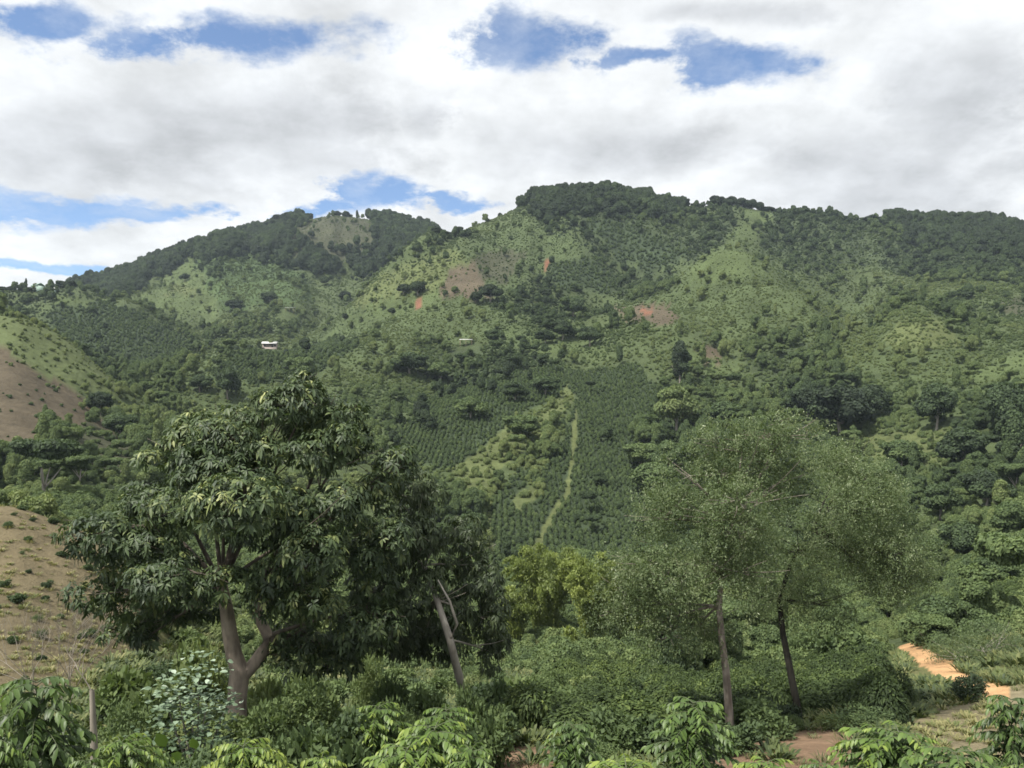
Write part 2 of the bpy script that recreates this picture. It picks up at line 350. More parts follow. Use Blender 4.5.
# ---------------------------------------------------------------- mesh helpers
class MB:
    """collects points, triangles and quads into one mesh"""
    def __init__(s): s.v, s.t, s.q, s.a, s.n = [], [], [], [], 0
    def add(s, V, T=None, Q=None, lc=0.5):
        V = np.asarray(V, float).reshape(-1, 3)
        s.v.append(V); s.a.append(np.broadcast_to(np.asarray(lc, float), (len(V),)))
        if T is not None and len(T): s.t.append(np.asarray(T, int) + s.n)
        if Q is not None and len(Q): s.q.append(np.asarray(Q, int) + s.n)
        s.n += len(V)
    def mesh(s, name, mats):
        V = np.concatenate(s.v); A = np.concatenate(s.a)
        T = np.concatenate(s.t) if s.t else np.zeros((0, 3), int)
        Q = np.concatenate(s.q) if s.q else np.zeros((0, 4), int)
        me = bpy.data.meshes.new(name)
        me.vertices.add(len(V)); me.vertices.foreach_set('co', V.astype(np.float32).ravel())
        me.loops.add(T.size + Q.size); me.loops.foreach_set('vertex_index', np.concatenate([T.ravel(), Q.ravel()]).astype(np.int32))
        me.polygons.add(len(T) + len(Q))
        me.polygons.foreach_set('loop_start', np.concatenate([np.arange(len(T)) * 3, len(T) * 3 + np.arange(len(Q)) * 4]).astype(np.int32))
        me.update(calc_edges=True)
        at = me.attributes.new('lc', 'FLOAT', 'POINT'); at.data.foreach_set('value', A.astype(np.float32))
        for m in (mats if isinstance(mats, (list, tuple)) else [mats]): me.materials.append(m)
        return me

def unit(a): return a / np.maximum(np.linalg.norm(a, axis=-1, keepdims=True), 1e-9)

def blades(mb, P, D, Nn, L, Wd, lc, droop=0.35):
    """curved leaf blades folded along the midrib: eight points each"""
    P, D, Nn = np.asarray(P), unit(np.asarray(D)), np.asarray(Nn)
    n = len(P); L = np.broadcast_to(L, (n,))[:, None]; Wd = np.broadcast_to(Wd, (n,))[:, None]
    S = unit(np.cross(D, Nn)); U = unit(np.cross(S, D)); dn = np.array([0, 0, -1.0])
    c = lambda t: P + D * L * t + dn * (droop * t * t) * L
    f = 0.22
    pts = [c(0), c(.3) + S*Wd*.42 + U*Wd*f*.5, c(.33), c(.3) - S*Wd*.42 + U*Wd*f*.5, c(.68) + S*Wd*.4 + U*Wd*f*.5, c(.7), c(.68) - S*Wd*.4 + U*Wd*f*.5, c(1.0)]
    V = np.stack(pts, 1).reshape(-1, 3); b = (np.arange(n) * 8)[:, None]
    T = np.concatenate([b + [0, 2, 1], b + [0, 3, 2], b + [4, 5, 7], b + [5, 6, 7]])
    Q = np.concatenate([b + [1, 2, 5, 4], b + [2, 3, 6, 5]])
    mb.add(V, T, Q, np.repeat(np.broadcast_to(lc, (n,)), 8))

def diamonds(mb, P, D, Nn, L, Wd, lc):
    """small leaves or leaf clumps: one folded quad each"""
    n = len(P); D = unit(D); L = np.broadcast_to(L, (n,))[:, None]; Wd = np.broadcast_to(Wd, (n,))[:, None]
    S = unit(np.cross(D, Nn)); U = np.cross(S, D)
    V = np.stack([P - D*L*.5, P + S*Wd*.5 + U*Wd*.12, P + D*L*.5, P - S*Wd*.5 + U*Wd*.12], 1).reshape(-1, 3)
    b = (np.arange(n) * 4)[:, None]
    mb.add(V, None, b + [0, 3, 2, 1], np.repeat(np.broadcast_to(lc, (n,)), 4))

def tube(mb, pts, rad, k=7, lc=0.5):
    P = np.asarray(pts, float); R = np.asarray(rad, float); n = len(P)
    d = np.gradient(P, axis=0); d = unit(d)
    ref = np.where(np.abs(d[:, 2:3]) > 0.9, np.array([1.0, 0, 0]), np.array([0, 0, 1.0]))
    a = unit(np.cross(d, ref)); b = np.cross(d, a)
    an = np.linspace(0, 2*math.pi, k, endpoint=False)
    V = P[:, None] + (a[:, None]*np.cos(an)[None, :, None] + b[:, None]*np.sin(an)[None, :, None]) * R[:, None, None]
    q = [[r*k+i, r*k+(i+1) % k, (r+1)*k+(i+1) % k, (r+1)*k+i] for r in range(n-1) for i in range(k)]
    mb.add(V, None, q, lc)

def curve(a, b, sag=0.0, bend=0.1, n=7, rng=random):
    a, b = np.asarray(a, float), np.asarray(b, float); L = np.linalg.norm(b - a)
    c = (a + b) / 2 + np.array([rng.uniform(-bend, bend) * L, rng.uniform(-bend, bend) * L, sag * L + rng.uniform(-bend, bend) * L * .5])
    t = np.linspace(0, 1, n)[:, None]
    return (1-t)**2 * a + 2*t*(1-t) * c + t*t * b

def sphere_dirs(rs, n):
    d = rs.normal(size=(n, 3)); return unit(d)

_ico = None
def ico():
    global _ico
    if _ico is None:
        import bmesh
        bm = bmesh.new(); bmesh.ops.create_icosphere(bm, subdivisions=2, radius=1)
        _ico = (np.array([v.co[:] for v in bm.verts]), np.array([[v.index for v in f.verts] for f in bm.faces])); bm.free()
    return _ico

def lobed_points(rs, lobes, n, low=0.35, r0=0.82, r1=1.08, clear=0.8):
    """points near the outside of a heap of ellipsoids, with outward normals and the lobe they belong to"""
    lo = np.asarray(lobes, float)
    w = lo[:, 3] * lo[:, 5] + lo[:, 3] * lo[:, 4]; k = rs.choice(len(lo), n * 3, p=w / w.sum())
    d = sphere_dirs(rs, n * 3)
    keep = (d[:, 2] > -0.15) | (rs.rand(n * 3) < low)
    k, d = k[keep], d[keep]
    P = lo[k, :3] + d * lo[k, 3:6] * rs.uniform(r0, r1, (len(k), 1))
    ins = np.zeros(len(k), bool)
    for j in range(len(lo)):
        ins |= (k != j) & ((((P - lo[j, :3]) / lo[j, 3:6]) ** 2).sum(1) < clear ** 2)
    P, d, k = P[~ins][:n], d[~ins][:n], k[~ins][:n]
    return P, unit(d / lo[k, 3:6]), k

def crown_mb(rs, lobes, n, size, core=0.72, tilt=0.5, up=0.7, low=0.35, aspect=0.7):
    mb = MB(); P, nr, k = lobed_points(rs, lobes, n, low)
    m = len(P)
    nn = unit(nr + np.array([0, 0, up]) + rs.normal(size=(m, 3)) * tilt)
    D = unit(np.cross(nn, rs.normal(size=(m, 3))) + np.array([0, 0, -0.35]))
    off = rs.uniform(-.22, .22, len(lobes))
    lc = np.clip(0.5 + off[k] + rs.normal(size=m) * 0.2, 0, 1)
    s = size * rs.uniform(0.6, 1.5, m)
    diamonds(mb, P, D, nn, s, s * aspect, lc)
    if core:
        iv, it = ico()
        for j, L in enumerate(lobes):
            v = iv * (1 + 0.12 * rs.normal(size=(len(iv), 1)))
            mb.add(np.array(L[:3]) + v * np.array(L[3:6]) * core, it, None, np.clip(0.5 + off[j], 0, 1))
    return mb

def link(me, name, parent=None):
    o = bpy.data.objects.new(name, me); COL.objects.link(o)
    if parent is not None: o.parent = parent
    return o

def tag(o, label=None, cat=None, group=None, kind=None):
    for k, v in (('label', label), ('category', cat), ('group', group), ('kind', kind)):
        if v: o[k] = v
    return o

def root(name, loc, label, cat, group=None, rz=0.0):
    o = bpy.data.objects.new(name, None); COL.objects.link(o)
    o.location = loc; o.rotation_euler = (0, 0, rz); o.empty_display_size = 0.3
    return tag(o, label, cat, group)

# ---------------------------------------------------------------- terrain mesh
def grid_mesh(name, j0, j1, mat):
    mb = MB(); V = np.stack([XX[j0:j1], YY[j0:j1], ZZ[j0:j1]], -1).reshape(-1, 3)
    r = np.arange((j1 - j0 - 1) * NI).reshape(-1, NI)[:, :-1].ravel()
    Q = np.stack([r, r + 1, r + NI + 1, r + NI], 1)
    mb.add(V, None, Q); me = mb.mesh(name, mat)
    a = me.attributes.new('cover', 'FLOAT_COLOR', 'POINT')
    cc = np.concatenate([cover[j0:j1].reshape(-1, 3), np.ones((len(V), 1))], 1)
    a.data.foreach_set('color', cc.astype(np.float32).ravel())
    me.polygons.foreach_set('use_smooth', np.ones(len(me.polygons), bool))
    return me
tag(link(grid_mesh('hills', 0, NJ, M_GROUND), 'hills'), kind='structure')
mb = MB(); xs = np.linspace(-60, 60, 13); ys = np.linspace(-60, 1.6, 8)
V = [(x, y, -1.83 if y > 0 else -1.83 + 0.02 * y) for y in ys for x in xs]
V = [(x, y, z if abs(x) < 1.4 or y < 1.5 else z - 0.02 * abs(x)) for x, y, z in V]
Q = [(r*13+i, r*13+i+1, (r+1)*13+i+1, (r+1)*13+i) for r in range(7) for i in range(12)]
mb.add(V, None, Q); me = mb.mesh('ground', M_GROUND)
a = me.attributes.new('cover', 'FLOAT_COLOR', 'POINT'); a.data.foreach_set('color', np.tile([.1,.11,.045,1], len(V)).astype(np.float32))
tag(link(me, 'ground'), kind='structure')

# ---------------------------------------------------------------- plant prototypes
def lobes_round(rs, n, wide=0.5, h=0.8, base=0.25):
    L = [(0, 0, base + (h - base) * .5, wide * .62, wide * .62, (h - base) * .48)]
    for k in range(n):
        a = rs.uniform(0, 6.283); r = wide * rs.uniform(.3, .72); z = rs.uniform(base + .12, h - .12)
        s = wide * rs.uniform(.3, .5) * (1 - .35 * (z - base) / h)
        L.append((r*math.cos(a), r*math.sin(a), z, s, s, s * rs.uniform(.6, .85)))
    return L

tree_protos, trunk_protos, shrub_protos = [], [], []
for k in range(7):
    rs = np.random.RandomState(100 + k)
    if k < 4: lob = lobes_round(rs, 11 + k, .5, .86, .26)
    elif k < 6: lob = lobes_round(rs, 12, .36, 1.15, .22)
    else: lob = [(l[0], l[1], l[2] * .6 + .42, l[3] * 1.1, l[4] * 1.1, l[5] * .5) for l in lobes_round(rs, 12, .55, .8, .35)]
    tree_protos.append(crown_mb(rs, lob, 5000, .052).mesh('tree_crown', M_HILL))
    mb = MB(); tube(mb, curve((0, 0, -.08), (rs.uniform(-.06, .06), rs.uniform(-.06, .06), .5), 0, .08, 5), [.035, .028, .024, .02, .012], 6)
    for q in range(3):
        a = rs.uniform(0, 6.28); tube(mb, curve((0, 0, .22), (.25*math.cos(a), .25*math.sin(a), .5), -.1, .1, 4), [.016, .013, .01, .006], 5)
    trunk_protos.append(mb.mesh('tree_trunk', B_GREY))
for k in range(6):
    rs = np.random.RandomState(200 + k)
    lob = [(rs.uniform(-.28, .28), rs.uniform(-.28, .28), rs.uniform(.12, .3), s, s, s * rs.uniform(.7, 1)) for s in rs.uniform(.18, .3, 6 + k % 3)]
    shrub_protos.append(crown_mb(rs, lob, 2200, .062, low=.2).mesh('shrub', M_HILL))
rs = np.random.RandomState(301)
rows_proto = []
for k in range(3):
    lob = [(0, 0, .42, .34, .34, .42), (.12, .1, .3, .3, .3, .3), (-.14, -.06, .32, .3, .3, .3)]
    rows_proto.append(crown_mb(rs, lob, 420, .15, low=.2).mesh('coffee_plant', M_HILL))

def proto_collection(name, meshes):
    c = bpy.data.collections.new(name)
    for k, me in enumerate(meshes):
        c.objects.link(bpy.data.objects.new(f'{name}_{chr(97 + k)}', me))
    return c

def scatter(name, pts, scl, rz, vi, tint, coll):
    """an uncountable mass of plants: copies of a few plants set on points of the ground"""
    me = bpy.data.meshes.new(name); n = len(pts)
    me.vertices.add(n); me.vertices.foreach_set('co', np.asarray(pts, np.float32).ravel())
    for nm, ty, dat, key in (('scl', 'FLOAT_VECTOR', scl, 'vector'), ('rot', 'FLOAT_VECTOR', np.stack([np.zeros(n), np.zeros(n), rz], 1), 'vector'), ('vi', 'INT', vi, 'value'), ('tint', 'FLOAT', tint, 'value')):
        a = me.attributes.new(nm, ty, 'POINT'); a.data.foreach_set(key, np.asarray(dat, np.int32 if ty == 'INT' else np.float32).ravel())
    o = link(me, name); tag(o, kind='stuff')
    ng = bpy.data.node_groups.new(name, 'GeometryNodeTree')
    ng.interface.new_socket('Geometry', in_out='INPUT', socket_type='NodeSocketGeometry'); ng.interface.new_socket('Geometry', in_out='OUTPUT', socket_type='NodeSocketGeometry')
    gi, go = ng.nodes.new('NodeGroupInput'), ng.nodes.new('NodeGroupOutput')
    ci = ng.nodes.new('GeometryNodeCollectionInfo'); ci.inputs[0].default_value = coll; ci.inputs[1].default_value = True; ci.inputs[2].default_value = True
    ip = ng.nodes.new('GeometryNodeInstanceOnPoints'); ip.inputs['Pick Instance'].default_value = True
    def attr(nm, ty):
        a = ng.nodes.new('GeometryNodeInputNamedAttribute'); a.data_type = ty; a.inputs[0].default_value = nm; return a.outputs[0]
    ng.links.new(gi.outputs[0], ip.inputs['Points']); ng.links.new(ci.outputs[0], ip.inputs['Instance'])
    ng.links.new(attr('vi', 'INT'), ip.inputs['Instance Index']); ng.links.new(attr('rot', 'FLOAT_VECTOR'), ip.inputs['Rotation']); ng.links.new(attr('scl', 'FLOAT_VECTOR'), ip.inputs['Scale'])
    ng.links.new(ip.outputs[0], go.inputs[0])
    md = o.modifiers.new('scatter', 'NODES'); md.node_group = ng
    return o

NT = len(tree_protos)
ALL = proto_collection('plant', tree_protos + shrub_protos)

# ---------------------------------------------------------------- the hillside's plants
# class: chance, share of trees, tree size, shrub size, tint range
PL = dict(forest=(.95, .75, (3.6, 7.5), (1.8, 3.6), (.06, .27)), strip=(0, 0, (1, 1), (1, 1), (0, 0)), crop=(.5, 0, (1, 1), (.5, 1.1), (.6, .9)), scrub=(.88, .09, (3, 6), (.8, 2.4), (.34, .80)), lush=(.85, .14, (3, 6), (.8, 2.4), (.32, .78)),
          scrubl=(.92, .035, (3, 5), (.5, 1.7), (.46, .85)), scrubd=(.9, .11, (3, 6), (1.0, 2.6), (.2, .58)), light=(.55, .02, (3, 4), (.3, 1.2), (.5, .85)), yellow=(.55, .03, (3, 4), (.7, 2.2), (.62, 1.0)), olive=(.35, .06, (3, 5), (.6, 1.9), (.3, .6)), brown=(.10, .02, (3, 4), (.4, 1.1), (.25, .6)),
          coffee=(.014, .4, (3.5, 6), (1.5, 2.5), (.1, .35)), red=(0, 0, (1, 1), (1, 1), (0, 0)), orange=(0, 0, (1, 1), (1, 1), (0, 0)), dry=(0, 0, (1, 1), (1, 1), (0, 0)), straw=(0, 0, (1, 1), (1, 1), (0, 0)), soil=(0, 0, (1, 1), (1, 1), (0, 0)))
NC = 330000
yq = RS.rand(NC); 
# distances drawn by ground area, thinned beyond 350 m
ygrid = np.linspace(64, 1040, 2000); dens = ygrid * np.where(ygrid < 330, 1.0, np.maximum(.42, (330 / ygrid) ** .8)) * np.where(ygrid < 150, 1.6, 1)
cdf = np.cumsum(dens); cdf /= cdf[-1]
yq = np.interp(yq, cdf, ygrid); uq = RS.uniform(-170, 1194, NC); xq = (uq - U0) / F * yq
zq = gsample(ZZ, uq, yq); vq = V0 - zq / yq * F
fi, fj = gidx(uq, yq); c0 = CLS[np.round(fj).astype(int).clip(0, NJ-1), np.round(fi).astype(int).clip(0, NI-1)]
cq = CLS[np.round(fj + RS.normal(size=NC) * 1.5).astype(int).clip(0, NJ-1), np.round(fi + RS.normal(size=NC) * 1.2).astype(int).clip(0, NI-1)]
cq = np.where(np.isin(c0, ['strip', 'red', 'orange', 'coffee', 'dry']), c0, cq)
fo = fbm(xq / 55, yq / 75, 61, 4); fs = fbm(xq / 14, yq / 14, 71, 3); tn = fbm(xq / 70, yq / 90, 81, 3)
trees, mass = [], []
RM = gsample(RMAX, uq, yq * 0.985)
r1, r2, r3, r4, r5 = RS.rand(5, NC)
FARM = [hit(u, v)[:2] for u, v in ((270, 350), (466, 347), (290, 313))]
for k in range(NC):
    if any(abs(xq[k] - p[0]) < 7 and -15 < yq[k] - p[1] < 4 for p in FARM): continue
    c = cq[k]; ch, ts, tsz, ssz, tr = PL[c]
    if c in ('scrub', 'lush'):
        ch = ch * (.45 + 1.1 * float(sstep(.38, .6, fs[k]))); ts = ts * (2.8 if fo[k] > .56 else .3)
    if r1[k] > ch: continue
    if c in ('scrub', 'lush', 'scrubl'):
        ts *= 1 - .55 * float(sstep(240, 360, yq[k]))
    if yq[k] < 260 and r1[k] > ch * .62: continue
    tree = r2[k] < ts * (.6 if yq[k] > 260 else 1)
    if c == 'forest' and not tree and r4[k] > .5: continue
    if yq[k] < 112: tree = tree and r2[k] < ts * .25 and not 470 < uq[k] < 660
    if uq[k] < 165 and yq[k] < 150: tree = False
    a, b = tsz if tree else ssz
    s = a + (b - a) * r3[k] ** 1.5
    if not tree: s *= 1 - .42 * float(sstep(200, 330, yq[k]))
    if (zq[k] + s) / yq[k] < RM[k] - .012: continue
    base = tr[0] + (tr[1] - tr[0]) * (0.68 * float(sstep(.34, .66, tn[k])) + .32 * r4[k])
    if c == 'forest': base = tr[0] + (tr[1] - tr[0]) * 1.25 * r4[k] * (.6 + .8 * float(tn[k]))
    if c in ('scrub', 'lush'):
        base += -.17 if fo[k] > .56 else .03
    if c in ('scrub', 'lush') and yq[k] < 260: base += .07
    if c == 'forest' and yq[k] > 500: s *= 1.6 if yq[k] > 760 else 1.25; base -= .06
    rec = (xq[k], yq[k], zq[k], s, float(np.clip(base, 0.02, 1)), tree, uq[k], vq[k], c, r5[k])
    mass.append(rec)

# trees that stand out one by one: u, v of the foot, height and width in pixels, tint, proto
PLACED = [(45,502,66,62,.20,6), (842,436,56,74,.10,1), (808,418,34,46,.12,0), (872,420,40,44,.14,3), (676,433,52,50,.72,2), (722,428,30,44,.42,3), (700,432,28,34,.36,0), (936,430,52,46,.2,1), (1006,436,60,52,.22,3),
 (962,470,48,56,.24,1), (1012,470,50,44,.3,4), (652,498,40,60,.42,3), (640,470,30,44,.5,2), (668,476,40,40,.3,1), (590,346,22,26,.28,2), (562,340,22,30,.10,0), (545,344,16,22,.12,3), (574,318,24,32,.36,1), (680,384,36,36,.16,5),
 (228,400,36,30,.18,1), (200,392,20,26,.3,3), (492,344,16,20,.2,2), (490,302,20,26,.10,0), (476,304,14,18,.08,3), (300,384,30,36,.62,2), (410,376,26,40,.36,0), (440,382,22,40,.4,3), (120,440,30,36,.24,1), (100,414,26,28,.16,0),
 (234,312,14,20,.12,1), (185,281,9,11,.1,0), (270,304,14,20,.1,3), (345,300,10,16,.1,1), (418,296,16,22,.14,2), (404,294,12,18,.12,0), (392,314,8,10,.12,3), (345,320,8,8,.12,0), (375,336,9,8,.14,1), (515,402,22,30,.3,2), (545,396,22,34,.36,1),
 (985,510,44,50,.26,0), (940,520,40,44,.34,2), (1010,540,44,44,.36,3), (960,560,42,46,.3,1), (925,570,40,44,.32,3), (1000,590,40,50,.42,0), (905,540,42,44,.22,4), (880,500,40,50,.5,2), (900,470,34,44,.55,0), (520,440,28,44,.5,2), (470,420,26,36,.42,0)]
ind = []
for u, v, h, w, ti, pk in PLACED:
    x, y, z = hit(u, v)
    ind.append((x, y, z - .1, w / F * y / 1.05, h / F * y / 1.0, ti, True, pk, u, v, 'placed'))
CREST = []
rs = np.random.RandomState(5)
def crest_run(us, hs, ws, ti, where):
    for u in us:
        CREST.append((u + rs.uniform(-2, 2), rs.uniform(*hs), rs.uniform(*ws), ti + rs.uniform(-.03, .06), where))
crest_run(range(62, 190, 8), (6, 11), (9, 15), .02, 'west')
crest_run(range(186, 300, 8), (8, 14), (11, 18), .02, 'west')
CREST += [(289, 14, 26, .02, 'west'), (278, 12, 18, .02, 'west'), (300, 9, 14, .03, 'west'), (337, 6, 9, .05, 'knoll'), (346, 7, 10, .05, 'knoll'), (357, 8, 4, .08, 'knoll'), (374, 8, 4, .05, 'knoll'), (384, 11, 9, .03, 'knoll'), (392, 13, 13, .02, 'knoll'), (404, 14, 20, .01, 'knoll'), (416, 13, 20, .01, 'knoll'), (428, 11, 18, .02, 'knoll'), (438, 8, 14, .02, 'knoll'), (446, 6, 12, .04, 'knoll')]
CREST += [(488, 3, 4, .1, 'peak'), (500, 4, 4, .1, 'peak')]
crest_run(range(520, 546, 7), (3, 7), (5, 10), .05, 'peak')
crest_run(range(546, 664, 6), (6, 11), (8, 14), .03, 'peak')
crest_run(range(668, 700, 9), (3, 7), (5, 8), .06, 'peak')
crest_run(range(716, 764, 6), (9, 13), (9, 15), .01, 'saddle')
CREST += [(711, 6, 4, .1, 'saddle'), (768, 6, 12, .02, 'saddle'), (779, 5, 7, .05, 'saddle')]
crest_run(range(800, 870, 12), (3, 7), (5, 9), .1, 'east')
crest_run(range(872, 1020, 8), (6, 11), (10, 17), .04, 'east')
CREST += [(980, 17, 24, .05, 'east'), (1012, 9, 16, .05, 'east'), (30, 5, 8, .1, 'farm'), (12, 6, 10, .1, 'farm'), (22, 5, 9, .08, 'farm'), (4, 5, 8, .1, 'farm'), (66, 6, 9, .06, 'farm'), (26, 11, 4, .1, 'farm')]
sky_trees = []
for u, h, w, ti, where in CREST:
    i = int(np.clip(round((u - UC[0]) / 3), 0, NI - 1)); j = int(np.argmax(el[:, i]))
    y = YR[j]; x = (u - U0) / F * y
    sky_trees.append((x, y, ZZ[j, i] - 1.0 - (.34 if where == 'knoll' else .14) * h / F * y, w * 1.25 / F * y, (h * 1.1 + 1.5) / F * y, ti, where))

# crowded trees: the largest in view stand alone, the rest are one mass
def too_close(x, y, r):
    return any((x - p[0]) ** 2 + (y - p[1]) ** 2 < (r * .5 + p[3] * .42) ** 2 for p in ind[:len(PLACED)])
seen = [r for r in mass if (r[2] + r[3] * .6) / r[1] > float(gsample(RMAX, np.array([r[6]]), np.array([r[1] * .985]))[0]) and 4 < r[6] < 1020 and r[7] < 660]
bt = sorted([r for r in seen if r[5]], key=lambda r: -r[3] / r[1])[:300 - len(PLACED)]
bs = sorted([r for r in seen if not r[5]], key=lambda r: -r[3] / r[1])[:300]
alone = {id(r) for r in bt} | {id(r) for r in bs}
rest = [r for r in mass if id(r) not in alone and not (r[5] and too_close(r[0], r[1], r[3]))]
FOREST_KINDS = (0, 1, 2, 3, 2, 1, 3)
def tree_kind(r): q = int(r[9] * 6.99); return FOREST_KINDS[q] if r[8] == 'forest' or r[1] > 380 else q
def vi_of(r): return tree_kind(r) if r[5] else NT + int(r[9] * 5.99)
P = np.array([(r[0], r[1], r[2] - .04 * r[3]) for r in rest]); S = np.array([r[3] for r in rest]); hz = 1.1 + 0.7 * RS.rand(len(rest))
tree_f = np.array([1.0 if r[5] else 1.25 for r in rest])
scatter('hillside_scrub', P, np.stack([S * tree_f, S * tree_f, S * hz * tree_f], 1), RS.uniform(0, 6.28, len(rest)), np.array([vi_of(r) for r in rest]), np.array([r[4] for r in rest]), ALL)
print('scattered', len(rest), 'seen', len(seen), 'trees', len(bt), 'shrubs', len(bs))

def where_of(u, v):
    if v < 262: return 'high under the main ridge' if 450 < u < 740 else ('below the wooded east ridge' if u >= 740 else 'below the wooded west ridge')
    if u < 150: return 'below the bare brown field' if v > 400 else 'by the dark coffee field'
    if v < 330: return 'around the pale grass spur' if u < 340 else ('near the small orange landslip' if u < 530 else ('above the long red landslip' if u < 690 else 'on the rounded green knoll'))
    if v < 420: return 'around the tin-roofed farmhouse' if u < 400 else ('above the striped coffee plantation' if u < 600 else ('below the long red landslip' if u < 760 else 'on the scrubby slope below the knoll'))
    if u < 480: return 'behind the big spreading shade tree'
    if u < 640: return 'beside the striped coffee plantation' if v < 560 else 'around the yellow-green bamboo'
    return 'behind the fine-leaved twin trees' if u < 900 else 'on the wooded slope above the orange track'
def tone(t): return 'nearly black-green' if t < .12 else ('dark green' if t < .28 else ('mid green' if t < .5 else ('olive green' if t < .68 else 'yellow-green')))
SHAPE = ['dense round-crowned', 'lumpy broad-crowned', 'bushy round-crowned', 'uneven broad-crowned', 'tall narrow', 'tall column-like', 'flat-topped spreading']
PLSHAPE = dict(SHAPE=0)
first_tree = {}
def place_tree(name, x, y, z, w, h, ti, pk, label, cat, group):
    r = root(name, (x, y, z), label, cat, group, rz=random.uniform(0, 6.28))
    r.scale = (w, w, h)
    for nm, me in (('crown', tree_protos[pk]), ('trunk', trunk_protos[pk])):
        if (nm, pk) not in first_tree:
            o = link(me, nm, r); first_tree[(nm, pk)] = o
        else:
            o = first_tree[(nm, pk)].copy(); COL.objects.link(o); o.parent = r
        o['tint'] = float(ti)
    return r
SPECIAL = {0: 'flat-topped spreading dark tree in the gully between the two bare brown slopes', 1: 'largest dark lumpy tree standing above the fine-leaved twin trees', 4: 'bright yellow-green round tree beside the top of the striped coffee plantation',
 7: 'dark vine-draped tree above the yellow-green grass patch', 8: 'big dark vine-draped tree at the edge of the steep wooded slope', 14: 'smooth olive dome-shaped tree above the striped coffee plantation', 6: 'mid green tree between the yellow-green round tree and the dark lumpy tree',
 18: 'dark tree just below the long red landslip', 24: 'pale olive tree just above the top of the big spreading shade tree', 16: 'smallest of the dark trees beside the olive dome-shaped tree', 15: 'nearly black tree beside the olive dome-shaped tree', 30: 'lone dark round tree on the crest of the pale grass spur', 29: 'dark round tree at the foot of the pale grass spur'}
for q, (x, y, z, w, h, ti, tr, pk, u, v, _) in enumerate(ind):
    wh = where_of(u, v - 10)
    lab = SPECIAL.get(q) or f'{tone(ti)} {SHAPE[pk]} lone tree {wh}'
    place_tree('hillside_tree', x, y, z, w, h / .95, ti, pk, lab, 'tree', None if q in SPECIAL else f'outstanding {tone(ti)} {SHAPE[pk]} trees {wh}')
for r in bt:
    pk = tree_kind(r); wh = where_of(r[6], r[7])
    place_tree('hillside_tree', r[0], r[1], r[2] - .05 * r[3], r[3], r[3] * random.uniform(.85, 1.15), r[4], pk, f'{tone(r[4])} {SHAPE[pk]} tree {wh}', 'tree', f'{tone(r[4])} {SHAPE[pk]} trees {wh}')
SKYW = dict(west='on the long wooded skyline ridge above the pale grass spur', knoll='on the skyline of the bare olive hilltop', peak='on the skyline of the highest peak', saddle='in the dark clump on the skyline beside the peak', east='on the long skyline ridge above the green knoll', farm='on the low skyline around the pale farmhouse')
for x, y, z, w, h, ti, wh in sky_trees:
    thin = h > 1.6 * w; big = w * F / y > 21
    pk = 5 if thin else random.choice([0, 1, 2, 3])
    if big and wh != 'knoll': lab, gr = {'west': 'large dark domed tree on the wooded skyline ridge above the grass spur', 'east': 'large rounded umbrella-like tree rising above the wooded skyline ridge'}.get(wh, 'large dark tree ' + SKYW[wh]), f'large crowns {SKYW[wh]}'
    else:
        kind = 'thin spindly' if thin else ('small' if w * F / y < 10 else 'dark rounded')
        lab, gr = f'{kind} tree {SKYW[wh]}', f'{kind} trees {SKYW[wh]}'
    place_tree('skyline_tree', x, y, z, w, h, max(ti, .01), pk, lab, 'tree', gr)
shrub0 = {}
def place_shrub(name, x, y, z, w, h, ti, pk, label, cat, group, mesh=None):
    key = (name, pk, mesh)
    if key not in shrub0: o = link(mesh or shrub_protos[pk], name); shrub0[key] = o
    else: o = shrub0[key].copy(); COL.objects.link(o)
    o.location = (x, y, z); o.rotation_euler = (0, 0, random.uniform(0, 6.28)); o.scale = (w, w, h); o['tint'] = float(ti)
    for kk in ('group', 'label'):
        if kk in o: del o[kk]
    return tag(o, label, cat, group)
for r in bs:
    pk = int(r[9] * 5.99); wh = where_of(r[6], r[7])
    place_shrub('hillside_shrub', r[0], r[1], r[2] - .05 * r[3], r[3] * 1.2, r[3] * random.uniform(1.3, 1.9), r[4], pk, f'{tone(r[4])} mounded shrub {wh}', 'shrub', f'{tone(r[4])} shrubs {wh}')

# ---------------------------------------------------------------- coffee plantations on the far slope (rows of plants)
rp, rt = [], []
for y0, y1, dx, dy in ((140, 345, 1.4, 1.05), (345, 580, 2.2, 1.8), (580, 800, 2.6, 2.2)):
    ys = np.arange(y0, y1, dy); xs = np.arange(-420, 470, dx)
    gx, gy = np.meshgrid(xs, ys); jt = .16 if y0 < 300 else .3; gx = (gx + RS.normal(size=gx.shape) * jt * dx).ravel(); gy = (gy + RS.normal(size=gy.shape) * 1.6 * jt * dy).ravel()
    gu = gx / gy * F + U0; ok = (gu > -150) & (gu < 1180); gx, gy, gu = gx[ok], gy[ok], gu[ok]
    fi, fj = gidx(gu, gy); cc = CLS[np.round(fj).astype(int), np.round(fi).astype(int)]
    z = gsample(ZZ, gu, gy); vis = (z + 3) / gy > gsample(RMAX, gu, gy * .985) - .01
    ok = (cc == 'coffee') & vis & (RS.rand(len(gx)) < .86 * np.clip(.55 + fbm(gx / 7, gy / 9, 55, 2), .6, 1.05))
    rp.append(np.stack([gx, gy, z - .1], 1)[ok]); rt.append(np.full(ok.sum(), dx / 1.5))
rp = np.concatenate(rp); rt = np.concatenate(rt); n = len(rp); print('rows', n)
s = rt * RS.uniform(1.0, 1.5, n)
scatter('coffee_rows', rp, np.stack([s, s, s * 1.15], 1), RS.uniform(0, 6.28, n), RS.randint(0, 3, n), RS.uniform(.24, .50, n), proto_collection('row_plant', rows_proto))

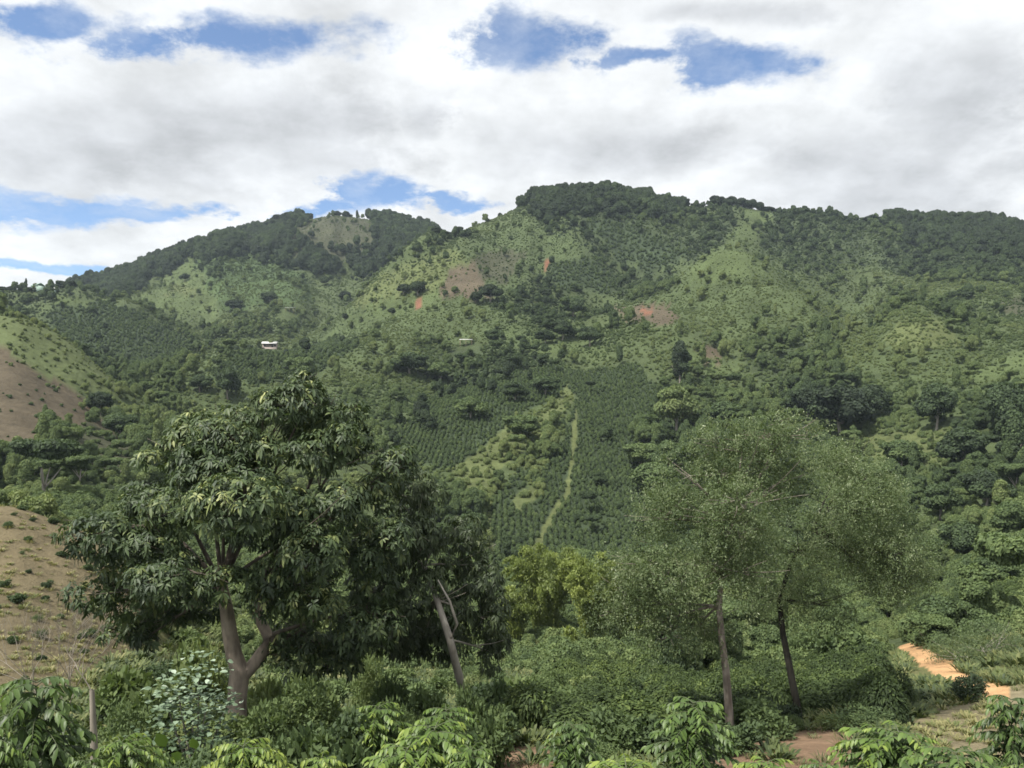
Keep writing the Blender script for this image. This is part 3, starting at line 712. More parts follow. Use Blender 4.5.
# ================================================================ the near slope
def bush_coffee(seed, h=2.0, r=.85, nodes_=26, leaf=.15, young=.5):
    """a coffee bush: upright stem, pairs of drooping side branches, paired hanging leaves"""
    rs = np.random.RandomState(seed); stem, fol = MB(), MB()
    P, D, Nn, L, lc = [], [], [], [], []
    for s in range(1 + (seed % 2)):
        bx, by = rs.uniform(-.12, .12, 2) * (s > 0) * 2
        tx, ty = bx + rs.uniform(-.12, .12), by + rs.uniform(-.12, .12); hh = h * (1 - .12 * s)
        sp = np.array([[bx, by, -.15], [bx*.8+tx*.2, by*.8+ty*.2, hh*.4], [tx, ty, hh*.95]]); tube(stem, curve(sp[0], sp[2], 0, .03, 6), np.linspace(.03, .008, 6), 6)
        for k in range(nodes_):
            f = (k + 1) / nodes_; z = hh * (.10 + .88 * f); cx, cy = bx + (tx-bx)*f, by + (ty-by)*f
            a0 = k * 1.9 + rs.uniform(-.3, .3)
            for q in range(2):
                a = a0 + q * math.pi + rs.uniform(-.3, .3); bl = r * (1.06 - f) ** .42 * rs.uniform(.8, 1.1) + .14
                out = np.array([math.cos(a), math.sin(a), 0]); m = max(4, int(bl / .052)); tt = (np.arange(m) + 1) / m
                up = .55 * f + .12
                pts = np.array([cx, cy, z]) + out * bl * tt[:, None] * .95 + np.array([0, 0, 1]) * (bl * (up * tt - .62 * tt ** 2))[:, None]
                tube(stem, np.vstack([[cx, cy, z], pts]), np.linspace(.009, .003, m + 1), 4)
                tang = unit(np.gradient(np.vstack([[cx, cy, z], pts]), axis=0)[1:])
                for sgn in (-1, 1):
                    side = np.cross(tang, [0, 0, 1.0]) * sgn
                    P.append(pts); D.append(unit(side * .8 + tang * .55 + np.array([0, 0, -.28]) + rs.normal(size=(m, 3)) * .22)); Nn.append(np.tile([0, 0, 1.0], (m, 1)) + side * .2 + rs.normal(size=(m, 3)) * .2)
                    tip = tt ** 3 * .55 + f ** 2 * .3
                    L.append(leaf * rs.uniform(.55, 1.2, m) * (1 - .3 * (tt > .95))); lc.append(np.clip(.24 + tip * young * 1.1 + rs.normal(size=m) * .09, 0, 1))
    P, D, Nn, L, lc = map(np.concatenate, (P, D, Nn, L, lc)); D = np.where(np.isnan(D), [0, 0, -1.0], D)
    blades(fol, P, D, Nn, L, L * .5, lc, .5)
    return fol.mesh('foliage', M_COFFEE), stem.mesh('stem', M_TWIG)

cb_protos = [bush_coffee(1, 2.0, .9, 36, .13, .8), bush_coffee(2, 2.2, .8, 38, .14, .45), bush_coffee(3, 1.7, .95, 34, .125, 1.2), bush_coffee(4, 1.9, .9, 36, .13, .65)]
def place_bush(name, x, y, z, w, h, pk, ti, label, cat, group=None, protos=cb_protos, names=('foliage', 'stem')):
    r = root(name, (x, y, z), label, cat, group, random.uniform(0, 6.28)); r.scale = (w, w, h)
    for nm, me in zip(names, protos[pk]):
        o = link(me, nm, r); o['tint'] = float(ti)
    return r

# u of the middle, v of the top, width in pixels, distance, kind, tint, label
NEARC = [
 (38, 692, 92, 13.0, 1, .42, 'large coffee bush with long glossy leaves beside the slim bleached trunk'),
 (-14, 716, 70, 12.2, 3, .42, 'coffee bush cut by the frame edge beside the large glossy coffee bush'),
 (128, 734, 66, 13.2, 0, .50, 'light green coffee bush between the bleached trunk and the big arum leaf'),
 (246, 722, 72, 13.4, 2, .55, 'yellow-green coffee bush in front of the thick brown tree trunk'),
 (92, 752, 46, 12.6, 3, .45, 'low coffee bush at the foot of the slim bleached trunk'),
 (322, 742, 52, 14.5, 2, .48, 'small sparse coffee bush among the blue-green soft shrubs'),
 (425, 724, 84, 14.6, 0, .50, 'broad bright coffee bush just short of the leaning grey trunk'),
 (476, 738, 56, 14.0, 3, .45, 'coffee bush at the edge of the pale soil patch below the leaning grey trunk'),
 (372, 704, 56, 19.5, 0, .45, 'taller open coffee bush behind the blue-green soft shrubs'),
 (440, 702, 62, 19.0, 3, .42, 'coffee bush at the foot of the leaning grey trunk'),
 (574, 728, 56, 17.0, 1, .40, 'dark rounded coffee bush beside the strappy light green grass clump'),
 (626, 746, 92, 13.4, 2, .56, 'brightest yellow-green coffee bush below the dark coffee field'),
 (692, 708, 78, 17.0, 1, .46, 'tall drooping coffee bush with lime tips next to the reddish trunk'),
 (764, 744, 68, 13.8, 2, .46, 'rounded lime-green coffee bush below the two slim trunks'),
 (818, 754, 40, 15.5, 3, .38, 'small dark coffee bush on the bare brown soil'),
 (896, 724, 84, 15.0, 0, .42, 'broad green coffee bush between the bare soil and the straw clearing'),
 (966, 744, 92, 13.0, 3, .40, 'wide drooping coffee bush below the straw clearing'),
 (1012, 706, 62, 15.6, 1, .40, 'dark upright coffee bush at the far side of the straw clearing'),
 (1022, 748, 46, 13.0, 2, .44, 'small light green coffee bush beneath the dark upright one'),
]
for u, v, wpx, y, pk, ti, lab in NEARC:
    p = W(u, v, y); g = ground_z(p[0], y); hgt = max(p[2] - g - .1, .8)
    place_bush('coffee_bush', p[0], y, g, wpx / F * y / 1.15, hgt / 1.95, pk, ti, lab, 'coffee bush')

# the dark coffee field in the dip: single bushes, then the ones too many to tell apart
def bush_field(seed):
    rs = np.random.RandomState(seed)
    lob = [(0, 0, .5, .42, .42, .5)] + [(rs.uniform(-.34, .34), rs.uniform(-.34, .34), rs.uniform(.25, .8), s, s, s * .8) for s in rs.uniform(.2, .34, 9)]
    mb = MB(); P, nr, k = lobed_points(rs, lob, 1500, .4); m = len(P)
    D = unit(nr * .7 + np.array([0, 0, -.45]) + rs.normal(size=(m, 3)) * .4)
    off = rs.uniform(-.15, .15, len(lob))
    blades(mb, P, D, nr + np.array([0, 0, .6]), rs.uniform(.08, .14, m), .055, np.clip(.3 + off[k] + rs.normal(size=m) * .14, 0, 1), .35)
    iv, it = ico(); mb.add(np.array([0, 0, .46]) + iv * np.array([.34, .34, .42]), it, None, .3)
    return mb.mesh('field_coffee_bush', M_FIELD)
fld = [bush_field(k) for k in range(4)]
FIELD = [(505,690),(560,676),(640,655),(700,640),(770,628),(860,622),(884,640),(915,655),(945,676),(960,700),(925,712),(893,738),(800,722),(700,742),(640,752),(560,740),(505,735)]
FIELD2 = [(900,618),(935,598),(985,590),(1060,590),(1060,640),(985,650),(940,640)]
TRU, TRV = [872, 890, 915, 945, 972, 1003], [626, 636, 650, 671, 686, 693]
TRY = [hit(a, c)[1] for a, c in zip(TRU, TRV)]
def hides_track(u, y, z, h, r):
    for du in (-1, 0, 1):
        q = u + du * r / y * F
        if 876 < q < 1006 and y < np.interp(q, TRU, TRY) + 1 and V0 - (z + h) / y * F < np.interp(q, TRU, TRV) + 3: return True
    return False
fp = []
for yy_ in np.arange(24, 100, 1.75):
    for xx_ in np.arange(-3, 70, 1.85):
        x, y = xx_ + random.uniform(-.3, .3) + .12 * yy_, yy_ + random.uniform(-.3, .3)
        u = x / y * F + U0; z = ground_z(x, y); v = V0 - z / y * F
        if inpoly(np.array([u]), np.array([v]), FIELD if y < 78 else FIELD2)[0]:
            i, j = gidx(u, y); cl = CLS[int(round(float(j))), int(round(float(i)))]
            if hides_track(u, y, z, 1.9, 1.0) or random.random() < .12: continue
            if cl in ('orange', 'straw', 'soil') or abs(u - 735) < 14 and 24 < y < 28: continue
            fp.append((x, y, z, u, v))
print('field bushes', len(fp))
fp.sort(key=lambda q: q[1])
for x, y, z, u, v in fp[:276]:
    lit = fbm(x / 5, y / 5, 91, 2)  # smooth noise: leaf tint drifts from bush to bush across the field
    part = 'under the pale fine-leaved tree' if u < 745 else ('around the dark leaning trunk' if u < 830 else 'beside the orange track')
    place_shrub('coffee_bush', x, y, z - .05, random.uniform(1.25, 1.9), random.uniform(1.0, 2.0), .26 + .4 * lit + random.uniform(-.1, .12), random.randrange(4), f'dark green coffee bush in the dense field {part}', 'coffee bush', f'coffee bushes in the dense field {part}', fld[random.randrange(4)])
r_ = fp[276:]
if r_:
    n = len(r_)
    scatter('field_coffee', [(q[0], q[1], q[2] - .05) for q in r_], RS.uniform(1.8, 2.4, (n, 3)) * [1, 1, .8], RS.uniform(0, 6.28, n), RS.randint(0, 4, n), RS.uniform(.25, .5, n), proto_collection('field_bush', fld))

# ---------------------------------------------------------------- the big shade tree
def px_lobes(L, y0):
    """lobes given as u, v, metres nearer or farther, half width and half height in pixels at distance y0"""
    return [tuple(W(u, v, y0)[[0, 2]][[0]]) + (y0 + dy_, (V0 - v) / F * y0, ru / F * y0, (ru * .55 + rv * .45) / F * y0, rv / F * y0) for u, v, dy_, ru, rv in L]

def rosette_crown(seed, lobes, n, leaf, mat, per=8, low=.5, droop=.45, hang=.5, lcb=.38, clear=.78):
    rs = np.random.RandomState(seed); P, nr, k = lobed_points(rs, lobes, n, low, .8, 1.12, clear); m = len(P)
    off = rs.uniform(-.1, .1, len(lobes)); A = unit(nr + np.array([0, 0, .35]) + rs.normal(size=(m, 3)) * .35)
    ref = unit(np.cross(A, rs.normal(size=(m, 3)))); ref2 = np.cross(A, ref)
    newg = (rs.rand(m) < .13) * rs.uniform(.1, .36, m) * (nr[:, 2] > -.1)
    rsz = rs.uniform(.65, 1.3, m); hue = rs.normal(size=m) * .09
    PP, DD, NN, LL, CC = [], [], [], [], []
    for q in range(per):
        an = (q + rs.uniform(-.3, .3, m)) * 2 * math.pi / per
        rad = ref * np.cos(an)[:, None] + ref2 * np.sin(an)[:, None]
        PP.append(P + rad * leaf * .12 + A * leaf * rs.uniform(-.3, .3, (m, 1))); DD.append(unit(rad + A * .25 + np.array([0, 0, -hang])))
        NN.append(A + np.array([0, 0, .5])); LL.append(leaf * rsz * rs.uniform(.6, 1.2, m)); CC.append(np.clip(lcb + off[k] + hue + newg + rs.normal(size=m) * .1, 0, 1))
    mb = MB(); blades(mb, *map(np.concatenate, (PP, DD, NN, LL)), np.concatenate(LL) * .40, np.concatenate(CC), droop)
    return mb, P, nr, k

def limbs(mb, starts, lobes, r0, seed, twigs=5, tr=.03):
    rng = random.Random(seed)
    for L in lobes:
        c = np.array(L[:3]); s = min(starts, key=lambda p: np.linalg.norm(np.array(p) - c))
        cv = curve(s, c, .06, .1, 8, rng); tube(mb, cv, np.linspace(r0, r0 * .35, 8), 6)
        for q in range(twigs):
            a = rng.uniform(0, 6.28); e = rng.uniform(-.2, .9)
            d = np.array([math.cos(a) * L[3], math.sin(a) * L[4], e * L[5]]) * rng.uniform(.7, .98)
            tube(mb, curve(cv[rng.randrange(4, 8)], c + d, -.03, .12, 6, rng), np.linspace(tr, tr * .3, 6), 5)

gy = 24.0
def sublobes(L, n, seed):
    rs = np.random.RandomState(seed); out = []
    for l in L:
        l = np.array(l)
        for q in range(n):
            d = sphere_dirs(rs, 1)[0]; d[2] = d[2] * .8 + .15; s = rs.uniform(.36, .56)
            out.append(tuple(l[:3] + d * l[3:6] * .62) + tuple(l[3:6] * s * np.array([1, 1, .9])))
    return out
GL = px_lobes([(300,418,0,44,40),(262,436,-.8,56,34),(218,452,-1,66,40),(170,458,0,48,28),(345,452,-.5,48,36),(380,482,.4,34,36),(138,506,.4,34,28),(165,520,-1.4,74,46),(250,510,-2.2,80,54),(330,520,-1.8,66,56),
    (382,548,.2,44,50),(132,566,.2,28,38),(150,582,-1.2,58,36),(226,560,-2.2,64,36),(312,580,-1.2,58,44),(366,610,0,50,52),(138,622,.4,30,24),(180,612,.6,40,18),(306,644,.8,40,34),(338,656,.8,32,34),(275,590,1.8,54,30),(285,664,.3,26,24),(332,672,.5,26,24),(122,632,.2,26,18),(142,640,.2,20,16),(296,384,.4,18,14),(268,404,-.2,28,18),(336,418,0,32,26),(240,422,.1,36,22),(394,468,.5,24,26)], gy)
GS = sublobes(GL, 5, 77)
mb, *_ = rosette_crown(41, GS, 8000, .185, M_GUAMO, 7, .55, .4, .38, .42, .7)
base = W(236, 738, gy); g0 = ground_z(base[0], gy); base[2] = g0 - .3
fork = W(240, 668, gy)
tr = root('shade_tree', (base[0], gy, g0), 'big spreading shade tree with a thick forked brown trunk and dark broad leaves', 'tree')
def local(me, name, parent):
    o = link(me, name, parent); o.matrix_parent_inverse = parent.matrix_world.inverted() if False else o.matrix_parent_inverse
    o.location = -parent.location; return o
local(mb.mesh('crown', M_GUAMO), 'crown', tr)
mb = MB()
tube(mb, [base, W(236, 720, gy), W(237, 700, gy), fork], [.36, .30, .275, .29], 12)
st1 = [fork - [0, 0, .1], W(234, 655, gy), W(230, 635, gy), W(227, 612, gy - .2), W(222, 585, gy - .4)]; tube(mb, st1, [.25, .23, .215, .19, .15], 10)
st2 = [W(243, 676, gy), W(254, 664, gy + .1), W(264, 650, gy + .2), W(268, 636, gy + .3), W(258, 616, gy + .4), W(256, 590, gy + .4)]; tube(mb, st2, [.19, .185, .18, .165, .15, .12], 10)
local(mb.mesh('trunk', B_GUAMO), 'trunk', tr)
mb = MB(); limbs(mb, [st1[-1], st2[-1], st2[3]], GL, .07, 5, 4, .02)
limbs(mb, [L[:3] for L in GL], GS, .022, 6, 1, .01)
local(mb.mesh('branch', B_LIMB), 'branch', tr)

# ---------------------------------------------------------------- the leaning slim tree behind it
ly = 26.5
LL_ = px_lobes([(412,498,0,36,28),(440,540,-.6,44,40),(404,556,.4,40,40),(470,566,0,34,40),(430,600,-.8,46,40),(480,618,.2,30,42),(395,630,.6,40,34),(440,640,1.2,40,36),(490,662,1.2,22,32),(420,656,1.4,40,26)], ly)
LS = sublobes(LL_, 5, 78)
mb, *_ = rosette_crown(43, LS, 2600, .17, M_GUAMO2, 7, .6, .5, .6, .38, .7)
base = W(470, 716, ly); g0 = ground_z(base[0], ly); base[2] = g0 - .3
tr = root('leaning_tree', (base[0], ly, g0), 'dark drooping tree with a slim leaning pale grey trunk', 'tree')
local(mb.mesh('crown', M_GUAMO2), 'crown', tr)
mb = MB(); tk = [base, W(467, 706, ly - .5), W(459, 676, ly - 1.2), W(450, 640, ly - 1.7), W(437, 600, ly - 1.2), W(424, 565, ly - .3)]
tube(mb, tk, [.17, .145, .13, .115, .09, .06], 9)
tube(mb, [W(450, 640, ly - 1.7), W(457, 624, ly - 2.1), W(450, 602, ly - 2.2), W(438, 580, ly - 1.8)], [.05, .045, .035, .02], 6)
limbs(mb, [tk[-1], tk[-2], tk[-3]], LL_, .04, 8, 4, .018)
local(mb.mesh('trunk', B_GREY), 'trunk', tr)

# ---------------------------------------------------------------- the fine-leaved twin trees
def fine_crown(seed, lobes, n, leaf, mat, lcb=.45, tw=3):
    """thin sprays of tiny leaves: clusters along short drooping twigs near the outside of the lobes"""
    rs = np.random.RandomState(seed); P, nr, k = lobed_points(rs, lobes, max(n // 9, 200), .6, .45, 1.12, .45); m = len(P)
    off = rs.uniform(-.1, .1, len(lobes)); hue = rs.normal(size=m) * .09; mb = MB()
    A = unit(nr + rs.normal(size=(m, 3)) * .55 + np.array([0, 0, -.05])); ln = rs.uniform(.35, .8, m)
    for q in range(tw * 9):
        tt = rs.rand(m) ** .8; p = P + A * (ln * tt)[:, None] - np.array([0, 0, .28]) * (ln * tt * tt)[:, None] + rs.normal(size=(m, 3)) * leaf * .9
        D = unit(A * .6 + rs.normal(size=(m, 3)) * .8 + np.array([0, 0, -.35])); nn = unit(rs.normal(size=(m, 3)) * .6 + nr * .4 + np.array([0, 0, 1.0]))
        diamonds(mb, p, D, nn, leaf * rs.uniform(.7, 1.5, m), leaf * .42, np.clip(lcb + off[k] + hue + rs.normal(size=m) * .13 + (rs.rand(m) < .02) * .35, 0, 1))
    return mb, P, k
def fine_tree(name, label, y, lobes_px, foot, stem, radii, bark, seed, n):
    L = px_lobes(lobes_px, y); base = W(foot[0], foot[1], y); g = ground_z(base[0], y); base[2] = g - .3
    r = root(name, (base[0], y, g), label, 'tree')
    L2 = sublobes(L, 4, seed); mb, P, k = fine_crown(seed, L2, n, .088, M_FEATHER, .52)
    local(mb.mesh('crown', M_FEATHER), 'crown', r)
    mb = MB(); S = [base] + [W(u, v, y) for u, v in stem]; tube(mb, S, radii, 9)
    limbs(mb, S[-3:], L, .045, seed, 7, .018)
    L = L2; rng = np.random.RandomState(seed)
    for q in rng.choice(len(P), 260, replace=False):
        c = np.array(L[k[q]][:3]); tube(mb, curve(c + (P[q] - c) * .3, P[q], 0, .15, 4), [.012, .009, .007, .004], 4)
    local(mb.mesh('trunk', bark), 'trunk', r)
fine_tree('feathery_tree', 'pale fine-leaved tree with a straight reddish trunk above the dark coffee field', 27.0,
    [(790,436,.6,40,24),(742,452,0,56,28),(690,476,0,44,30),(664,520,.4,44,36),(720,510,-.8,66,40),(770,490,.4,56,40),(640,566,.4,44,38),(690,580,-.6,56,44),(740,570,-1.0,54,44),(626,612,.6,32,34),(660,626,.2,38,40),(704,628,.4,40,26)],
    (731, 742), [(729, 710), (726, 670), (722, 640), (719, 606), (722, 570), (735, 530)], [.16, .135, .12, .11, .095, .07, .04], B_RED, 51, 25000)
fine_tree('feathery_tree', 'thin grey-green fine-leaved tree with a leaning black trunk above the dark coffee field', 32.0,
    [(850,458,.4,50,28),(826,500,-.6,60,42),(880,510,.2,46,40),(790,545,-1,56,44),(850,560,-.8,60,46),(900,560,.2,34,42),(820,604,-.4,46,34),(880,582,.4,36,30),(912,582,.5,24,24),(770,598,.2,42,30),(930,576,.8,20,14)],
    (801, 724), [(796, 700), (789, 664), (783, 634), (779, 600), (790, 565), (812, 530)], [.17, .145, .13, .115, .095, .07, .04], B_DARK, 53, 25000)

# pale bare branches showing through the twin trees
# ---------------------------------------------------------------- silver-leaved shrub, arum, dead tree
sy = 19.0
SL = px_lobes([(198,672,0,26,18),(182,690,-.2,26,18),(212,700,-.3,22,18),(165,706,.1,20,14),(196,716,-.2,34,22),(226,704,.2,12,16),(180,736,-.1,40,18),(205,740,0,36,18)], sy)
rs = np.random.RandomState(61); P, nr, k = lobed_points(rs, SL, 800, .5, .3, 1.35, .4); m = len(P)
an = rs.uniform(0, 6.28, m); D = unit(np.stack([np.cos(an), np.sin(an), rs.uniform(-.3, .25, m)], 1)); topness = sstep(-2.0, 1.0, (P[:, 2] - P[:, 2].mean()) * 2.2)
base = W(198, 760, sy); g0 = ground_z(base[0], sy)
tr = root('silver_shrub', (base[0], sy, g0), 'shrub with rounded silvery white leaves in front of the thick brown trunk', 'shrub')
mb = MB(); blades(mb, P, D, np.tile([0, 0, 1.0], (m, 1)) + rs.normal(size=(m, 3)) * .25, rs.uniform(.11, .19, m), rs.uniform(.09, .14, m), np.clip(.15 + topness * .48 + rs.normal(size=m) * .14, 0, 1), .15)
local(mb.mesh('foliage', M_SILVER), 'foliage', tr)
mb = MB()
for L in SL: tube(mb, curve((base[0], sy, g0 - .1), L[:3], .1, .1, 7), np.linspace(.035, .01, 7), 5)
local(mb.mesh('stem', B_GREY), 'stem', tr)

ay = 14.0; mb, ms = MB(), MB(); base = W(168, 766, ay); g0 = ground_z(base[0], ay)
tr = root('arum_plant', (base[0], ay, g0), 'arum plant with a few big bright green heart-shaped leaves below the silvery shrub', 'plant')
for u, v, l, tilt in ((163, 742, .36, 1.3), (161, 753, .3, .35), (195, 745, .3, 1.1), (178, 757, .28, .6)):
    q = W(u, v, ay); D = unit(np.array([[random.uniform(-.5, .5), -.5, tilt]])); blades(mb, [q - D[0] * l * .3], D, [[0, -.8, .7]], l, l * .62, random.uniform(.3, .8), .12)
    tube(ms, curve((base[0], ay, g0 - .05), q - D[0] * l * .3, .1, .05, 6), np.linspace(.016, .009, 6), 5)
local(mb.mesh('foliage', M_BIGLEAF), 'foliage', tr); local(ms.mesh('stem', M_BIGLEAF), 'stem', tr)

dy_ = 18.0; base = W(95, 760, dy_); g0 = ground_z(base[0], dy_); base[2] = g0 - .2
tr = root('dead_tree', (base[0], dy_, g0), 'slim bleached dead trunk with thin bare branches beside the bare slope', 'dead tree')
mb = MB(); tk = [base, W(94, 740, dy_), W(93, 715, dy_), W(92, 690, dy_)]; tube(mb, tk, [.085, .075, .062, .05], 9); local(mb.mesh('trunk', B_DEAD), 'trunk', tr)
mb = MB(); rng = random.Random(12)
def twig(a, d, l, r, n):
    b = a + d * l; tube(mb, curve(a, b, .04, .12, 5, rng), np.linspace(r, r * .55, 5), 5)
    if n:
        for q in range(rng.choice((2, 3))):
            e = unit(d + np.array([rng.uniform(-.75, .75), rng.uniform(-.5, .5), rng.uniform(-.3, .8)])); twig(b, e, l * rng.uniform(.55, .85), r * .62, n - 1)
for (u1, v1), (u2, v2), r in (((92, 692), (78, 670), .016),):
    a = W(u1, v1, dy_); b = W(u2, v2, dy_ + rng.uniform(-.5, .5)); twig(a, unit(b - a), np.linalg.norm(b - a), r, 2)
local(mb.mesh('branch', B_DEAD), 'branch', tr)
# a leafless shrub up on the bare slope
hx, hy, hz_ = W(58, 696, 27.0); g0 = ground_z(hx, 27.0)
tr = root('bare_shrub', (hx, 27.0, g0), 'leafless grey-brown shrub of fine twigs on the bare slope behind the bleached trunk', 'shrub')
mb = MB()
for q in range(8): twig(np.array([hx + rng.uniform(-.3, .3), 27 + rng.uniform(-.2, .2), g0 - .1]), unit(np.array([rng.uniform(-.6, .5), rng.uniform(-.4, .4), 1.0])), 1.45, .022, 4)
local(mb.mesh('branch', B_DEAD), 'branch', tr)

# ---------------------------------------------------------------- bamboo
def bamboo(u, v, wpx, hpx, y, nc, seed, label):
    rs = np.random.RandomState(seed); x = (u - U0) / F * y; g = ground_z(x, y); h = hpx / F * y; wd = wpx / F * y / 2
    r = root('bamboo_clump', (x, y, g), label, 'bamboo'); lf, cu = MB(), MB()
    for q in range(nc):
        a = rs.uniform(0, 6.28); rr = rs.uniform(.1, 1) ** .6; hh = h * rs.uniform(.62, 1.0) * (1.05 - .25 * rr)
        b = np.array([x + wd * .25 * rr * math.cos(a), y + wd * .25 * rr * math.sin(a), g - .1]); e = np.array([x + wd * rr * math.cos(a), y + wd * rr * math.sin(a), g + hh * .93])
        t_ = np.linspace(0, 1, 10)[:, None]; e[2] = g + hh * rs.uniform(.72, .95); c = np.array([b[0] * .8 + e[0] * .2, b[1] * .8 + e[1] * .2, g + hh * 1.3]); P = (1-t_)**2*b + 2*t_*(1-t_)*c + t_*t_*e
        tube(cu, P, np.linspace(.06, .012, 10), 5)
        n = 560; tt = rs.uniform(.05, 1.0, n) ** .75; i = np.clip((tt * 9).astype(int), 0, 8); f = tt * 9 - i; p = P[i] * (1 - f[:, None]) + P[i+1] * f[:, None]
        sp = .95 * np.sin(np.clip(tt * 1.02, 0, 1) * math.pi) ** .7 + .12
        p = p + rs.normal(size=(n, 3)) * np.array([.30, .30, .22]) * sp[:, None] - np.array([0, 0, .25]) * sp[:, None]
        D = unit(rs.normal(size=(n, 3)) * np.array([.6, .6, .3]) + np.array([0, 0, -.7])); diamonds(lf, p, D, rs.normal(size=(n, 3)) + np.array([0, -.2, .6]), rs.uniform(.25, .5, n), rs.uniform(.09, .16, n), np.clip(rs.normal(.5, .16) + rs.normal(size=n) * .14, 0, 1))
    local(lf.mesh('foliage', M_BAMBOO), 'foliage', r); local(cu.mesh('culm', M_BAMBOO), 'culm', r)
bamboo(545, 640, 100, 108, 92, 36, 71, 'tallest yellow-green bamboo clump with plume-like tips below the striped coffee plantation')
bamboo(590, 642, 92, 98, 88, 34, 72, 'broad yellow-green bamboo clump with arching tips beside the tallest one')
bamboo(516, 644, 56, 66, 88, 16, 73, 'darker low bamboo clump beneath the tallest bamboo')
bamboo(626, 648, 46, 54, 88, 14, 74, 'small drooping bamboo clump beside the pale fine-leaved tree')
bamboo(571, 668, 12, 30, 78, 3, 75, 'thin lime bamboo shoot standing below the bamboo clumps')

# ---------------------------------------------------------------- strappy plants
def strappy(name, u, v, wpx, hpx, y, n, mat, label, cat, wid=.06, seed=3):
    rs = np.random.RandomState(seed); x = (u - U0) / F * y; h = hpx / F * y; wd = wpx / F * y / 2; g = max(ground_z(x, y), (V0 - v) / F * y - .4)
    g = ground_z(x, y); top_ = (V0 - v) / F * y + h; h = max(top_ - g, h)
    r = root(name, (x, y, g), label, cat); lf, stm = MB(), MB()
    an = rs.uniform(0, 6.28, n); z = g + h * rs.uniform(.25, .75, n); el_ = rs.uniform(.3, 1.3, n)
    D = np.stack([np.cos(an), np.sin(an), el_], 1); P = np.stack([np.full(n, x), np.full(n, y), z], 1)
    blades(lf, P, D, np.tile([0, 0, 1.0], (n, 1)) + .2, rs.uniform(.75, 1.1, n) * wd * 1.25, wid, rs.uniform(.3, .8, n), .75)
    tube(stm, [(x, y, g - .1), (x, y, g + h * .8)], [.05, .025], 7)
    local(lf.mesh('foliage', mat), 'foliage', r); local(stm.mesh('stem', mat), 'stem', r)
strappy('banana_plant', 604, 694, 34, 24, 56, 9, M_GUAMO, 'dark banana plant with a few broad arching leaves at the edge of the coffee field', 'banana plant', .38, 3)
strappy('banana_plant', 622, 700, 26, 20, 52, 8, M_BAMBOO, 'small lime green banana plant beside the dark banana plant', 'banana plant', .3, 4)
strappy('grass_clump', 556, 752, 30, 42, 17.5, 34, M_BAMBOO, 'tall strappy light green grass clump beside the pale soil patch', 'grass', .05, 5)

# ---------------------------------------------------------------- soft shrubs and weeds of the near slope
soft = []
for k in range(5):
    rs = np.random.RandomState(400 + k); lob = [(rs.uniform(-.3, .3), rs.uniform(-.3, .3), rs.uniform(.15, .5), s, s, s * .9) for s in rs.uniform(.16, .3, 9)]
    mb = MB(); P, nr, kk = lobed_points(rs, lob, 2600 - 350 * k, .4, .5, 1.15, .45); m = len(P); off = rs.uniform(-.15, .15, 9)
    diamonds(mb, P, unit(nr + rs.normal(size=(m, 3)) * .7), unit(nr * .3 + rs.normal(size=(m, 3)) * .5 + np.array([0, 0, .8])), rs.uniform(.03, .075, m) * (1 + .45 * k), rs.uniform(.018, .04, m) * (1 + .45 * k), np.clip(.5 + off[kk] + rs.normal(size=m) * .18, 0, 1))
    soft.append(mb.mesh('soft_shrub', M_HILL))
SOFT = [(305,700,70,44,22,.55,'mid green'),(268,706,60,40,21,.62,'olive green'),(338,720,64,44,19,.42,'blue-green'),(298,734,70,46,17.5,.40,'blue-green'),(352,742,56,36,16.5,.40,'blue-green'),(392,716,50,40,20,.5,'mid green'),(402,748,40,30,15.5,.35,'dark green'),
 (270,742,50,36,16.5,.5,'mid green'),(130,676,70,44,26,.6,'olive green'),(150,700,60,44,23,.52,'mid green'),(120,716,50,40,20,.45,'mid green'),(204,640,50,34,30,.85,'yellow-green'),(186,652,60,36,28,.72,'olive green'),(270,680,44,34,27,.7,'olive green'),(310,680,60,40,29,.6,'olive green'),
 (372,664,36,36,30,.8,'straw-green'),(392,684,50,44,27,.42,'dark green'),(428,694,40,36,24,.5,'mid green'),(500,716,50,44,24,.55,'mid green'),(520,690,50,40,34,.6,'olive green'),(540,690,46,36,40,.55,'mid green'),(580,686,44,30,44,.85,'yellow-green'),(560,700,46,30,38,.6,'olive green'),
 (498,690,40,40,30,.22,'dark green'),(520,716,40,30,28,.6,'olive green'),(645,690,40,30,46,.42,'blue-green'),(760,716,60,40,27,.38,'grey-green'),(742,730,50,30,24,.4,'grey-green'),(716,736,40,24,23,.4,'grey-green'),(866,692,46,42,34,.45,'pale grey-green'),(860,716,60,24,28,.4,'dark green'),(830,720,26,18,29,.95,'bright yellow-green'),
 (680,630,40,44,60,.12,'dark green'),(676,610,50,50,64,.2,'dark green'),(840,640,50,40,64,.5,'mid green'),(800,640,50,40,66,.45,'mid green'),(15,700,40,24,24,.6,'olive green'),(470,690,36,30,23,.5,'mid green'),(486,724,44,34,21,.5,'mid green')]
for q, (u, v, wpx, hpx, y, ti, tn_) in enumerate(SOFT):
    x = (u - U0) / F * y; g = ground_z(x, y); tp = (V0 - (v - hpx * .6)) / F * y; h = max(tp - g, .5)
    at = 'among the near coffee bushes' if y < 20 else ('under the big shade tree' if u < 420 else ('below the bamboo' if u < 640 else 'beside the dense coffee field'))
    place_shrub('soft_shrub', x, y, g - .05, wpx / F * y * 1.1, h * 1.25, ti, q % 5, f'{tn_} small-leaved shrub {at}', 'shrub', f'{tn_} small-leaved shrubs {at}', soft[q % 5])
rs = np.random.RandomState(15); q = 0
